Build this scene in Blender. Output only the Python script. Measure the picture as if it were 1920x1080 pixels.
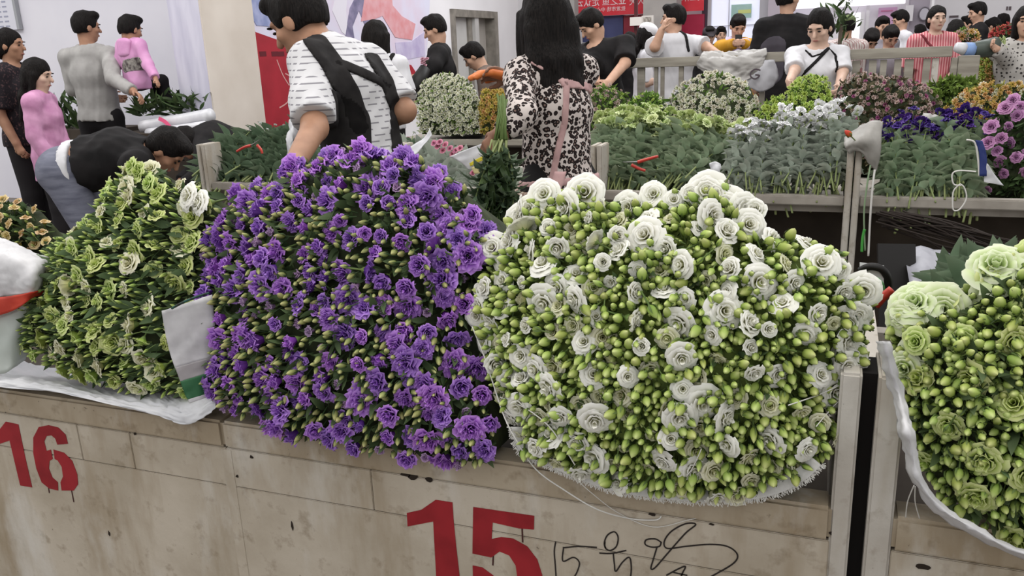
import bpy, bmesh, math, random
import numpy as np
from mathutils import Vector, Matrix, Quaternion
from mathutils.geometry import tessellate_polygon

for o_ in list(bpy.data.objects):
    bpy.data.objects.remove(o_)
SC = bpy.context.scene
COL = SC.collection

# ------------------------------------------------------------------ camera
YAW, PITCH, ROLL, FPX, CH = math.radians(21), math.radians(16), math.radians(2.3), 1570.0, 1.45
FW = Vector((-math.sin(YAW)*math.cos(PITCH), math.cos(YAW)*math.cos(PITCH), -math.sin(PITCH)))
R0 = Vector((math.cos(YAW), math.sin(YAW), 0))
U0 = R0.cross(FW)
RT = R0*math.cos(ROLL) - U0*math.sin(ROLL)
UP = U0*math.cos(ROLL) + R0*math.sin(ROLL)
EYE = Vector((0, 0, CH))
cam_data = bpy.data.cameras.new('camera')
cam = bpy.data.objects.new('camera', cam_data)
COL.objects.link(cam)
cam_data.sensor_width = 36.0
cam_data.lens = 36.0*FPX/1920.0
cam_data.clip_start = 0.05
cam.matrix_world = Matrix.Translation(EYE) @ Matrix((
    (RT.x, UP.x, -FW.x, 0), (RT.y, UP.y, -FW.y, 0), (RT.z, UP.z, -FW.z, 0), (0, 0, 0, 1)))
SC.camera = cam

# ------------------------------------------------------------------ light and exposure
SC.view_settings.view_transform = 'Standard'
SC.view_settings.look = 'None'
SC.view_settings.gamma = 1.0
SC.view_settings.use_curve_mapping = False
SC.view_settings.exposure = 0.18
world = bpy.data.worlds.new('hall_daylight')
SC.world = world
world.use_nodes = True
bg = world.node_tree.nodes['Background']
bg.inputs[0].default_value = (0.97, 0.965, 0.95, 1)
bg.inputs[1].default_value = 1.0

def area(name, loc, rot, sx, sy, power, col):
    l = bpy.data.lights.new(name, 'AREA')
    l.shape = 'RECTANGLE'; l.size = sx; l.size_y = sy; l.energy = power; l.color = col
    o = bpy.data.objects.new(name, l); o.location = loc; o.rotation_euler = rot
    COL.objects.link(o)
    return o
# unseen overhead area lights, added to light the stalls and hall from above
area('added_overhead_light', (-1.2, 0.9, 4.6), (0, 0, 0), 5.0, 0.8, 80, (1.0, 0.96, 0.90))
area('added_overhead_light', (-7.0, 3.6, 4.6), (0, 0, 0), 5.0, 0.8, 110, (1.0, 0.98, 0.97))  # added to brighten the left wall
area('added_overhead_light', (-1.2, 5.0, 4.6), (0, 0, 0), 6.0, 0.8, 105, (1.0, 0.98, 0.97))
area('added_overhead_light', (-1.0, 10.0, 4.6), (0, 0, 0), 6.0, 0.8, 200, (0.97, 0.98, 1.0))

# ------------------------------------------------------------------ geometry of the place (metres)
def ray(x, y):
    return FW + RT*((x-960)/FPX) - UP*((y-540)/FPX)
def at(x, y, d):
    return EYE + ray(x, y)*d
def onY(x, y, Y):
    r = ray(x, y); return EYE + r*(Y/r.y)
def onX(x, y, X):
    r = ray(x, y); return EYE + r*(X/r.x)
def onZ(x, y, Z):
    r = ray(x, y); return EYE + r*((Z-CH)/r.z)
def onP(x, y, p0, n):
    r = ray(x, y); return EYE + r*((p0-EYE).dot(n)/r.dot(n))

RIM_Y = 1.285      # front face of the near stalls
RIM_Z = 0.725      # their rim
BACK_Y = 4.09      # front of the stalls across the aisle

# ------------------------------------------------------------------ materials
def lin(c):
    return tuple(((v/255)/12.92 if v/255 <= 0.04045 else ((v/255+0.055)/1.055)**2.4) for v in c) + (1.0,)
MATS = {}
def nt(name):
    m = bpy.data.materials.new(name); m.use_nodes = True
    t = m.node_tree
    return m, t, t.nodes, t.links, t.nodes['Principled BSDF']
def mat(name, c, rough=0.7, c2=None, scale=8.0, detail=4.0, bump=0.0, spec=0.3, metal=0.0, stretch=None, lo=0.35, hi=0.65, rnd=0.0):
    if name in MATS: return MATS[name]
    m, t, N, L, b = nt(name)
    b.inputs['Roughness'].default_value = rough
    b.inputs['Specular IOR Level'].default_value = spec
    b.inputs['Metallic'].default_value = metal
    src = None
    if c2 is not None or bump:
        tc = N.new('ShaderNodeTexCoord')
        mp = N.new('ShaderNodeMapping')
        if stretch: mp.inputs['Scale'].default_value = stretch
        L.new(tc.outputs['Object'], mp.inputs[0])
        nz = N.new('ShaderNodeTexNoise'); nz.inputs['Scale'].default_value = scale; nz.inputs['Detail'].default_value = detail
        L.new(mp.outputs[0], nz.inputs[0])
        if c2 is not None:
            r = N.new('ShaderNodeValToRGB')
            r.color_ramp.elements[0].position = lo; r.color_ramp.elements[0].color = lin(c)
            r.color_ramp.elements[1].position = hi; r.color_ramp.elements[1].color = lin(c2)
            L.new(nz.outputs[0], r.inputs[0]); src = r.outputs[0]
        if bump:
            bp = N.new('ShaderNodeBump'); bp.inputs['Strength'].default_value = bump; bp.inputs['Distance'].default_value = 0.01
            L.new(nz.outputs[0], bp.inputs['Height']); L.new(bp.outputs[0], b.inputs['Normal'])
    if src is None:
        rgb = N.new('ShaderNodeRGB'); rgb.outputs[0].default_value = lin(c); src = rgb.outputs[0]
    if rnd:
        src = vary(N, L, src, rnd)
    L.new(src, b.inputs['Base Color'])
    MATS[name] = m
    return m
def vary(N, L, src, amt, hue=0.0):
    oi = N.new('ShaderNodeObjectInfo'); ge = N.new('ShaderNodeNewGeometry')
    ad = N.new('ShaderNodeMath'); ad.operation = 'ADD'
    L.new(oi.outputs['Random'], ad.inputs[0]); L.new(ge.outputs['Random Per Island'], ad.inputs[1])
    mr = N.new('ShaderNodeMapRange'); mr.inputs[1].default_value = 0; mr.inputs[2].default_value = 2
    mr.inputs[3].default_value = 1-amt; mr.inputs[4].default_value = 1+amt
    L.new(ad.outputs[0], mr.inputs[0])
    hs = N.new('ShaderNodeHueSaturation')
    L.new(mr.outputs[0], hs.inputs['Value']); L.new(src, hs.inputs['Color'])
    if hue:
        mh = N.new('ShaderNodeMapRange'); mh.inputs[3].default_value = 0.5-hue; mh.inputs[4].default_value = 0.5+hue
        L.new(oi.outputs['Random'], mh.inputs[0]); L.new(mh.outputs[0], hs.inputs['Hue'])
    return hs.outputs[0]
def plant(name, c0, c1, c2, rnd=0.2, hue=0.012, transl=0.25, rough=0.6, spec=0.25):
    """petal / bud / leaf: colour runs from base to tip of the organ, thin and a little translucent"""
    if name in MATS: return MATS[name]
    m, t, N, L, b = nt(name)
    a = N.new('ShaderNodeAttribute'); a.attribute_name = 'tip'
    r = N.new('ShaderNodeValToRGB')
    e = r.color_ramp.elements
    e[0].position = 0.15; e[0].color = lin(c0); e[1].position = 1.0; e[1].color = lin(c2)
    k = e.new(0.62); k.color = lin(c1)
    L.new(a.outputs['Fac'], r.inputs[0])
    src = vary(N, L, r.outputs[0], rnd, hue)
    L.new(src, b.inputs['Base Color'])
    b.inputs['Roughness'].default_value = rough
    b.inputs['Specular IOR Level'].default_value = spec
    if transl:
        tr = N.new('ShaderNodeBsdfTranslucent'); L.new(src, tr.inputs[0])
        mx = N.new('ShaderNodeMixShader'); mx.inputs[0].default_value = transl
        L.new(b.outputs[0], mx.inputs[1]); L.new(tr.outputs[0], mx.inputs[2])
        L.new(mx.outputs[0], N['Material Output'].inputs[0])
    MATS[name] = m
    return m
def glow(name, c, s):
    if name in MATS: return MATS[name]
    m, t, N, L, b = nt(name)
    b.inputs['Base Color'].default_value = lin(c)
    b.inputs['Emission Color'].default_value = lin(c); b.inputs['Emission Strength'].default_value = s
    MATS[name] = m
    return m

# ------------------------------------------------------------------ objects
def tag(o, label=None, cat=None, group=None, kind=None):
    if label: o['label'] = label
    if cat: o['category'] = cat
    if group: o['group'] = group
    if kind: o['kind'] = kind
    return o
def link(o, parent=None):
    COL.objects.link(o)
    if parent is not None: o.parent = parent
    return o
def empty(name, loc, label, cat, group=None):
    o = bpy.data.objects.new(name, None); o.location = loc; o.empty_display_size = 0.05
    link(o); return tag(o, label, cat, group)
def wloc(p):
    v = Vector((0, 0, 0))
    while p is not None:
        v += p.location; p = p.parent
    return v
def mesh_obj(name, V, Fc, m, parent=None, smooth=False, world_pts=True, tip=None, mi=None):
    """V in world metres; when parented the points are stored relative to the parent's spot"""
    off = wloc(parent) if (parent is not None and world_pts) else Vector((0, 0, 0))
    me = bpy.data.meshes.new(name)
    me.from_pydata([(v[0]-off.x, v[1]-off.y, v[2]-off.z) for v in V], [], Fc)
    for mm in (m if isinstance(m, (list, tuple)) else [m]): me.materials.append(mm)
    if mi is not None: me.polygons.foreach_set('material_index', mi)
    if smooth: me.polygons.foreach_set('use_smooth', [True]*len(me.polygons))
    if tip is not None:
        a = me.attributes.new('tip', 'FLOAT', 'POINT'); a.data.foreach_set('value', tip)
    me.update()
    return link(bpy.data.objects.new(name, me), parent)
class MB:
    def __init__(s): s.V = []; s.F = []
    def add(s, V, F):
        k = len(s.V); s.V += [tuple(v) for v in V]; s.F += [tuple(i+k for i in f) for f in F]; return s
    def box(s, a, b, bev=0.0):
        x0, y0, z0 = a; x1, y1, z1 = b
        if bev <= 0:
            V = [(x0,y0,z0),(x1,y0,z0),(x1,y1,z0),(x0,y1,z0),(x0,y0,z1),(x1,y0,z1),(x1,y1,z1),(x0,y1,z1)]
            return s.add(V, [(3,2,1,0),(4,5,6,7),(0,1,5,4),(1,2,6,5),(2,3,7,6),(3,0,4,7)])
        bm = bmesh.new(); bmesh.ops.create_cube(bm, size=1.0)
        for v in bm.verts:
            v.co = Vector(((x0+x1)/2+v.co.x*(x1-x0), (y0+y1)/2+v.co.y*(y1-y0), (z0+z1)/2+v.co.z*(z1-z0)))
        bmesh.ops.bevel(bm, geom=bm.edges[:], offset=bev, segments=2, affect='EDGES')
        bm.verts.index_update()
        s.add([v.co[:] for v in bm.verts], [[v.index for v in f.verts] for f in bm.faces]); bm.free(); return s
    def tube(s, pts, r, n=6, taper=None):
        pts = [Vector(p) for p in pts]; k = len(s.V); m = len(pts)
        side = None
        for i, p in enumerate(pts):
            t = (pts[min(i+1, m-1)]-pts[max(i-1, 0)]).normalized()
            if side is None:
                side = t.orthogonal().normalized()
            else:
                side = (side - t*side.dot(t)).normalized()
            up = t.cross(side)
            rr = r if not taper else r + (taper-r)*i/(m-1)
            for j in range(n):
                a = 2*math.pi*j/n; s.V.append(tuple(p + side*math.cos(a)*rr + up*math.sin(a)*rr))
        for i in range(m-1):
            for j in range(n):
                s.F.append((k+i*n+j, k+i*n+(j+1) % n, k+(i+1)*n+(j+1) % n, k+(i+1)*n+j))
        s.F.append(tuple(k+j for j in range(n))[::-1]); s.F.append(tuple(k+(m-1)*n+j for j in range(n)))
        return s
    def ball(s, c, r, nu=10, nv=7, M=None):
        V = []; F = []
        rx, ry, rz = (r, r, r) if isinstance(r, (int, float)) else r
        for i in range(nv+1):
            ph = math.pi*i/nv
            for j in range(nu):
                th = 2*math.pi*j/nu
                q = Vector((rx*math.sin(ph)*math.cos(th), ry*math.sin(ph)*math.sin(th), -rz*math.cos(ph)))
                if M is not None: q = M @ q
                V.append(Vector(c)+q)
        for i in range(nv):
            for j in range(nu):
                F.append((i*nu+j, i*nu+(j+1) % nu, (i+1)*nu+(j+1) % nu, (i+1)*nu+j))
        return s.add(V, F)
    def build(s, name, m, parent=None, smooth=False):
        return mesh_obj(name, s.V, s.F, m, parent, smooth)
def box(name, a, b, m, parent=None, bev=0.0):
    return MB().box(a, b, bev).build(name, m, parent)
def struct(o): o['kind'] = 'structure'; return o
def smoothline(pts, n=6):
    """Catmull-Rom through the points"""
    P = [Vector(p) for p in pts]; out = []
    for i in range(len(P)-1):
        a, b, c, d = P[max(i-1, 0)], P[i], P[i+1], P[min(i+2, len(P)-1)]
        for k in range(n):
            t = k/n
            out.append(0.5*((2*b)+(c-a)*t+(2*a-5*b+4*c-d)*t*t+(3*b-a-3*c+d)*t**3))
    out.append(P[-1]); return out
def sheet(name, rows, m, parent=None, sub=7, crumple=0.006, freq=14.0, thick=0.003, seed=0, tip=False):
    """a soft sheet through rows of 3-D points, crumpled, with real thickness"""
    G = [smoothline(r, sub) for r in rows]
    nc = len(G[0])
    cols = [smoothline([G[i][j] for i in range(len(G))], sub) for j in range(nc)]
    nr = len(cols[0])
    P = np.array([[cols[j][i][:] for j in range(nc)] for i in range(nr)])
    du = np.gradient(P, axis=1); dv = np.gradient(P, axis=0)
    nn = np.cross(du, dv); nn /= (np.linalg.norm(nn, axis=2, keepdims=True)+1e-9)
    rs = np.random.RandomState(seed); h = np.zeros(P.shape[:2])
    for k in range(9):
        w = rs.normal(size=3)*freq*1.6*(1+0.55*k); h += (1-np.abs(np.sin((P*w).sum(2)+rs.rand()*6+1.5*np.sin((P[..., ::-1]*w).sum(2)*.6))))/(1+0.35*k)
    P = P + nn*(h[..., None]-1.5)*crumple*1.25
    V = np.concatenate([P.reshape(-1, 3), (P-nn*thick).reshape(-1, 3)])
    n = nr*nc; F = []
    for i in range(nr-1):
        for j in range(nc-1):
            a = i*nc+j
            F.append((a, a+1, a+nc+1, a+nc)); F.append((a+n, a+n+nc, a+n+nc+1, a+n+1))
    edge = [j for j in range(nc)]+[i*nc+nc-1 for i in range(1, nr)]+[(nr-1)*nc+j for j in range(nc-2, -1, -1)]+[i*nc for i in range(nr-2, 0, -1)]
    for q in range(len(edge)):
        a, b = edge[q], edge[(q+1) % len(edge)]
        F.append((b, a, a+n, b+n))
    return mesh_obj(name, V.tolist(), F, m, parent, True)
def ribbon(name, pts, w, nrm, m, parent=None, th=0.0006, sub=5):
    """a flat painted / inked stroke on a face with normal nrm"""
    P = smoothline(pts, sub); nrm = Vector(nrm).normalized(); V = []; F = []
    for i, p in enumerate(P):
        t = P[min(i+1, len(P)-1)]-P[max(i-1, 0)]
        s = t.cross(nrm).normalized()*w/2
        V += [p-s, p+s, p-s+nrm*th, p+s+nrm*th]
    for i in range(len(P)-1):
        a = 4*i; b = a+4
        F += [(a+2, a+3, b+3, b+2), (a, b, b+1, a+1), (a, a+2, b+2, b), (a+1, b+1, b+3, a+3)]
    F += [(0, 1, 3, 2)]; k = 4*(len(P)-1); F += [(k, k+2, k+3, k+1)]
    return mesh_obj(name, V, F, m, parent)
def slab(name, poly, nrm, th, m, parent=None):
    """a closed outline with thickness th along nrm"""
    nrm = Vector(nrm).normalized(); poly = [Vector(p) for p in poly]
    tris = tessellate_polygon([poly]); n = len(poly)
    V = [p+nrm*th for p in poly]+poly
    a = Vector((0, 0, 0))
    for i in range(n): a += poly[i].cross(poly[(i+1) % n])
    flip = a.dot(nrm) < 0
    F = []
    for t in tris:
        p, q, r = (poly[i] for i in t)
        up = (q-p).cross(r-p).dot(nrm) > 0
        t2 = tuple(t) if up else tuple(t)[::-1]
        F.append(t2); F.append(tuple(i+n for i in t2[::-1]))
    for i in range(n):
        j = (i+1) % n
        f = (i+n, j+n, j, i)
        F.append(f[::-1] if flip else f)
    return mesh_obj(name, V, F, m, parent)

# ------------------------------------------------------------------ setting materials
def concrete(name, c, c2, stain):
    if name in MATS: return MATS[name]
    m, t, N, L, b = nt(name)
    tc = N.new('ShaderNodeTexCoord')
    def noise(scale, det, st=(1, 1, 1), ro=0.6):
        mp = N.new('ShaderNodeMapping'); mp.inputs['Scale'].default_value = st
        L.new(tc.outputs['Object'], mp.inputs[0])
        n = N.new('ShaderNodeTexNoise'); n.inputs['Scale'].default_value = scale; n.inputs['Detail'].default_value = det
        n.inputs['Roughness'].default_value = ro
        L.new(mp.outputs[0], n.inputs[0]); return n.outputs[0]
    def ramp(f, lo, hi, a, bb):
        r = N.new('ShaderNodeValToRGB'); e = r.color_ramp.elements
        e[0].position = lo; e[0].color = a; e[1].position = hi; e[1].color = bb
        L.new(f, r.inputs[0]); return r.outputs[0]
    def mix(f, a, bb, mode='MIX'):
        x = N.new('ShaderNodeMix'); x.data_type = 'RGBA'; x.blend_type = mode
        L.new(f, x.inputs[0]); L.new(a, x.inputs[6])
        if isinstance(bb, tuple): x.inputs[7].default_value = bb
        else: L.new(bb, x.inputs[7])
        return x.outputs[2]
    W = (1, 1, 1, 1); K = (0, 0, 0, 1)
    col = ramp(noise(3.2, 7), 0.38, 0.62, lin(c), lin(c2))
    col = mix(ramp(noise(2.3, 5, (3.5, 3.5, 0.7)), 0.52, 0.70, K, (0.75, 0.75, 0.75, 1)), col, lin(stain))
    col = mix(ramp(noise(26, 4), 0.57, 0.72, K, (0.45, 0.45, 0.45, 1)), col, lin((stain[0]*0.8, stain[1]*0.78, stain[2]*0.74)))
    col = mix(ramp(noise(70, 2), 0.72, 0.76, K, (0.7, 0.7, 0.7, 1)), col, lin((92, 82, 72)))
    col = mix(ramp(noise(7, 6, (1, 1, 0.35)), 0.54, 0.72, K, (0.7, 0.7, 0.7, 1)), col, lin((196, 192, 186)))
    L.new(col, b.inputs['Base Color'])
    b.inputs['Roughness'].default_value = 0.75
    b.inputs['Specular IOR Level'].default_value = 0.25
    bp = N.new('ShaderNodeBump'); bp.inputs['Strength'].default_value = 0.25; bp.inputs['Distance'].default_value = 0.004
    L.new(noise(45, 5), bp.inputs['Height']); L.new(bp.outputs[0], b.inputs['Normal'])
    MATS[name] = m
    return m
CONC = concrete('stall_concrete', (158, 147, 131), (180, 170, 156), (138, 122, 99))
CONC2 = concrete('rim_concrete', (142, 128, 108), (162, 150, 132), (124, 106, 82))
CONC3 = concrete('pier_concrete', (164, 157, 148), (182, 177, 170), (150, 138, 120))
GREYC = mat('old_back_concrete', (132, 126, 118), 0.8, (158, 152, 144), 7, bump=0.2)
DARKC = mat('dark_shade_concrete', (48, 41, 35), 0.9, (64, 56, 48), 5)  # shade below the stall rims is put into this dark colour
FLOORM = mat('market_floor_concrete', (96, 90, 84), 0.6, (122, 116, 110), 2.5, bump=0.1)
WALLM = mat('lavender_white_wall_paint', (206, 204, 214), 0.8, (216, 214, 222), 1.2, bump=0.03)
BEIGEM = mat('beige_wall_paint', (196, 186, 176), 0.8, (208, 199, 190), 2.0, bump=0.04)
PLINM = mat('bluish_pillar_shade', (180, 178, 196), 0.8, (200, 198, 212), 3.0, stretch=(4, 4, .6))  # bluish shade of the pillar's front face, put into its colour
WHITEM = mat('white_hall_paint', (214, 211, 214), 0.8, (224, 221, 224), 1.0)
FRAMEM = mat('grey_door_frame', (112, 107, 100), 0.6, (134, 128, 120), 9)
DOORM = mat('pale_grey_door', (172, 170, 168), 0.5, (184, 182, 180), 3)
REDP = mat('crimson_mural_paint', (140, 28, 40), 0.6, (164, 36, 50), 3.5, lo=.3, hi=.7)
BLACKM = mat('black_plastic', (24, 22, 22), 0.5)
WOODM = mat('weathered_rail_wood', (128, 122, 112), 0.8, (152, 147, 136), 6, bump=0.25, stretch=(.5, 4, 4))
CHIPM = mat('dark_chipped_hollow', (40, 32, 26), 1.0)

# ------------------------------------------------------------------ the hall
struct(box('floor', (-22, -6, -0.1), (9, 19, 0.0), FLOORM))
struct(box('wall_back', (-22, 7.0, 0), (-5.0, 7.2, 4.4), WALLM))
struct(box('trim_1', (-5.06, 5.7, 0), (-4.75, 6.36, 4.4), PLINM))
WX = -4.95
pil = struct(box('wall_pillar', (-4.749, 5.7, 0), (-4.735, 6.36, 4.4), BEIGEM))
# left wall with the doorway cut out of it
DY0, DY1, DZ = 10.95, 12.65, 1.99
wl = MB()
wl.box((WX-0.25, 6.36, 0), (WX, DY0, 4.4)); wl.box((WX-0.25, DY1, 0), (WX, 13.7, 4.4)); wl.box((WX-0.25, DY0, DZ), (WX, DY1, 4.4))
struct(wl.build('wall_left', WHITEM))
dr = struct(bpy.data.objects.new('door_1', None)); dr.location = (WX-0.1, (DY0+DY1)/2, 0); link(dr)
box('door_frame', (WX-0.12, DY0, DZ-0.10), (WX+0.04, DY1, DZ), FRAMEM, dr)
box('door_frame', (WX-0.12, DY0, 0), (WX+0.04, DY0+0.10, DZ-0.10), FRAMEM, dr)
box('door_frame', (WX-0.12, DY1-0.14, 0), (WX+0.04, DY1, DZ-0.10), FRAMEM, dr)
box('door_frame', (WX-0.12, 11.78, 0), (WX+0.02, 11.92, DZ-0.10), DOORM, dr)
box('door_leaf', (WX-0.10, DY0+0.10, 0), (WX-0.06, 11.78, DZ-0.10), DOORM, dr)
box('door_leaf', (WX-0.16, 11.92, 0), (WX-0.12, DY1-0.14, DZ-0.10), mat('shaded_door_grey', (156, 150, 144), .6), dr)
box('door_edge', (WX-0.09, 11.64, 0), (WX-0.03, 11.78, DZ-0.10), FRAMEM, dr)
FY = 16.0
struct(box('wall_far', (-7, FY, 0), (9, FY+0.2, 4.6), WHITEM))
struct(box('wall_right', (6.0, 8.0, 0), (6.2, FY, 4.6), WHITEM))

# mural on the left wall: flat printed panels
mural = empty('wall_mural', (WX, 8.4, 0.2), 'large pale mural with a red field painted on the left wall', 'mural')
def mpoly(name, pts, m, th):
    slab(name, [onX(x, y, WX+0.002) for x, y in pts], (1, 0, 0), th, m, mural)
mp_ = mat('mural_pale_pink_sky', (206, 190, 206), 0.7, (206, 204, 222), 2.4)
mpoly('sky_field', [(452, -60), (808, -60), (803, 60), (797, 130), (790, 215), (478, 235)], mp_, 0.004)
mpoly('red_field', [(450, 8), (478, 60), (520, 75), (600, 90), (640, 240), (476, 240)], REDP, 0.007)
mpoly('blue_figure', [(452, -60), (510, -60), (512, 50), (480, 48), (466, 25)], mat('mural_slate_blue', (126, 136, 176), .7, (160, 166, 200), 9), 0.009)
mpoly('dark_figure', [(646, 70), (655, 15), (668, -10), (690, -30), (700, 40), (712, 60), (690, 65), (672, 20), (660, 50), (664, 75)], mat('mural_slate', (104, 100, 128), .7, (140, 132, 160), 9), 0.008)
mpoly('pink_mountain', [(676, 40), (690, -60), (730, -60), (735, 10), (752, 30), (778, 45), (772, 75), (740, 70), (716, 30), (700, 36)], mat('mural_salmon', (202, 134, 138), .7, (208, 158, 164), 8), 0.009)
mpoly('lilac_hill', [(740, 80), (770, 78), (794, 60), (796, 105), (760, 112), (742, 100)], mat('mural_lilac', (170, 158, 192), .7, (192, 184, 208), 5), 0.008)
mpoly('red_ribbon', [(752, 118), (770, 122), (785, 145), (796, 165), (790, 180), (770, 170), (755, 148)], REDP, 0.009)
mpoly('white_peak', [(640, -60), (655, -60), (648, 20), (652, 70), (640, 60), (622, 20)], mat('mural_white', (214, 210, 220), .7), 0.007)
for k, pts in enumerate([[(519, 112), (530, 140), (542, 160)], [(546, 165), (540, 190), (524, 202)], [(535, 138), (545, 143)]]):
    ribbon('scratch', [onX(x, y, WX+0.0095) for x, y in pts], 0.012, (1, 0, 0), mat('mural_scratch', (196, 150, 146), .8), mural, th=0.001)
for x in (493, 515, 527):
    c = onX(x, 101, WX+0.0095)
    box('print_mark', (c.x, c.y-0.05, c.z-0.022), (c.x+0.001, c.y+0.05, c.z+0.022), mat('mural_dark_red', (92, 22, 32), .7), mural)
# notices
def wall_sign(name, x0, y0, x1, y1, Y, m, label, cat='sign', th=0.02):
    a, b = onY(x0, y1, Y), onY(x1, y0, Y)
    return tag(box(name, (a.x, Y-th, min(a.z, b.z)), (b.x, Y, max(a.z, b.z)), m), label, cat)
no = empty('notice_board', onY(8, 30, 6.99), 'white printed notice board high on the white wall', 'notice board')
a, b = onY(-40, 60, 6.99), onY(22, -30, 6.99)
box('board', (a.x, 6.955, a.z), (b.x, 6.995, b.z), mat('notice_paper', (204, 204, 214), .6), no)
box('frame', (b.x, 6.95, a.z), (b.x+0.035, 6.995, b.z), mat('notice_frame', (150, 152, 156), .4), no)
for r in range(9):
    for q in range(3):
        xx = b.x-0.10-q*0.09; zz = a.z+0.03+r*0.05
        box('text_line', (xx-0.06, 6.9535, zz), (xx, 6.955, zz+0.016), mat('notice_ink', (150, 152, 170), .7), no)

# far wall: banner, posters, pillars, lit glazing
RB = mat('red_banner_cloth', (196, 44, 56), .6, (206, 58, 70), 4)
CR = mat('crimson_banner_cloth', (150, 26, 56), .6, (164, 34, 66), 4)
TXT = mat('banner_white_print', (226, 206, 210), .6)
def font_mesh(body, size, flipx=False):
    cu = bpy.data.curves.new('t', 'FONT'); cu.body = body; cu.size = size; cu.extrude = 0.0; cu.resolution_u = 2
    ob = bpy.data.objects.new('t', cu); COL.objects.link(ob)
    dg = bpy.context.evaluated_depsgraph_get(); dg.update()
    me = bpy.data.meshes.new_from_object(ob.evaluated_get(dg))
    bpy.data.objects.remove(ob)
    V = [v.co.copy() for v in me.vertices]; F = [tuple(p.vertices) for p in me.polygons]
    if flipx and V:
        mx = max(v.x for v in V)
        for v in V: v.x = mx - v.x
        F = [f[::-1] for f in F]
    return V, F
def wall_text(name, body, x, y, Y, h, m, parent, flip=False, stretch=1.0):
    V, F = font_mesh(body, h, flip)
    if not V: return
    p = onY(x, y, Y)
    W = [(p.x+v.x*stretch, Y-0.002, p.z+v.y) for v in V]
    n = len(W); W += [(q[0], q[1]+0.002, q[2]) for q in W]
    F2 = [f for f in F]+[tuple(i+n for i in f[::-1]) for f in F]
    mesh_obj(name, W, F2, m, parent)
BY = 15.2
def pbox(name, x0, y0, x1, y1, Y, th, m, parent=None, label=None, cat=None, kind=None, zlo=None, zhi=None):
    xm, ym = (x0+x1)/2, (y0+y1)/2
    a, b = onY(x0, ym, Y), onY(x1, ym, Y); c, d = onY(xm, y1, Y), onY(xm, y0, Y)
    o = box(name, (a.x, Y, c.z if zlo is None else zlo), (b.x, Y+th, d.z if zhi is None else zhi), m, parent)
    return tag(o, label, cat, kind=kind)
bn = empty('hanging_banner', onY(1140, 30, BY), 'long red banner with mirrored white characters hanging across the hall', 'banner')
pbox('banner_cloth', 1076, -45, 1320, 26, BY, 0.015, RB, bn)
wall_text('lettering', '业之鱼 定认云', 1080, 12, BY-0.001, 0.155, TXT, bn, True, 0.95)
wall_text('lettering', '尔大天', 1180, 9, BY-0.001, 0.155, TXT, bn, True, 0.9)
wall_text('lettering', '的工作站', 1268, 2, BY-0.001, 0.155, TXT, bn, True, 0.75)
wall_text('lettering', '批发市场 中心', 1118, 22, BY-0.001, 0.085, TXT, bn, True)
pbox('poster_board', 1092, 30, 1168, 78, BY+0.1, 0.70, mat('navy_poster', (52, 56, 92), .5, (66, 70, 108), 3), None, 'navy blue poster board below the red banner', 'poster')
pbox('poster_board', 1169, 28, 1207, 90, BY+0.1, 0.70, mat('maroon_poster', (112, 30, 44), .5, (136, 36, 52), 3), None, 'maroon poster board beside the navy one', 'poster')
pbox('poster_board', 1278, 27, 1318, 90, BY+0.1, 0.70, CR, None, 'crimson poster board left of the glazed doors', 'poster')
struct(pbox('trim_2', 1206, -60, 1268, 100, 14.6, 0.5, mat('grey_pillar_paint', (150, 145, 142), .8, (164, 158, 154), 3), zlo=0, zhi=4.4))
struct(pbox('trim_3', 1062, -60, 1077, 100, 14.4, 0.25, mat('pale_pillar_paint', (158, 154, 152), .8), zlo=0, zhi=4.4))
sg = empty('hanging_sign', onY(1190, 110, 12.5), 'white sign boxes fixed to a dark red pole', 'sign')
pbox('pole', 1189, -60, 1195, 120, 12.5, 0.04, mat('dark_red_pole', (70, 26, 28), .5), sg, zlo=0)
pbox('panel', 1181, 32, 1203, 48, 12.44, 0.05, mat('sign_white', (206, 200, 194), .5), sg)
fr_ = pbox('panel', 1203, 29, 1225, 48, 12.44, 0.05, mat('sign_white2', (190, 184, 178), .5), sg)
pbox('picture', 1206, 32, 1221, 46, 12.435, 0.004, mat('sign_photo', (96, 88, 80), .6, (170, 164, 156), 30), sg)
# glazed doors, lit from outside
LIT = glow('daylit_glass', (214, 216, 232), 0.50)
LIT2 = glow('daylit_opening', (238, 236, 240), 0.75)
gd = struct(bpy.data.objects.new('window_1', None)); gd.location = onY(1400, 100, 15.6); link(gd)
pbox('glass', 1330, -50, 1440, 96, 15.6, 0.02, LIT, gd, zlo=0.0)
for x0, x1 in ((1316, 1327),): pbox('window_frame', x0, -50, x1, 96, 15.5, 0.12, mat('dark_jamb', (70, 58, 70), .5), gd, zlo=0)
for x0, x1 in ((1327, 1333), (1424, 1440)): pbox('window_frame', x0, -50, x1, 96, 15.5, 0.12, mat('aluminium_frame', (180, 178, 184), .4), gd, zlo=0)
pbox('window_frame', 1333, 47, 1424, 48.2, 15.55, 0.04, mat('aluminium_frame', (180, 178, 184)), gd)
pbox('window_frame', 1366, -50, 1367.2, 96, 15.55, 0.04, mat('aluminium_frame', (180, 178, 184)), gd)
ps = empty('window_poster', onY(1390, 35, 15.5), 'pale green poster with yellow print on the glazed doors', 'poster')
pbox('sheet', 1371, 8, 1409, 34, 15.5, 0.01, mat('pale_green_poster', (150, 182, 176), .6, (168, 198, 190), 3), ps)
pbox('print', 1384, 18, 1408, 25, 15.496, 0.004, mat('yellow_print', (196, 204, 128), .6), ps)
struct(pbox('trim_4', 1440, -60, 1466, 100, 15.2, 0.4, mat('mauve_pillar', (176, 166, 176), .8), zlo=0, zhi=4.4))
sf = struct(bpy.data.objects.new('window_2', None)); sf.location = onY(1580, 90, 15.7); link(sf)
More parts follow.
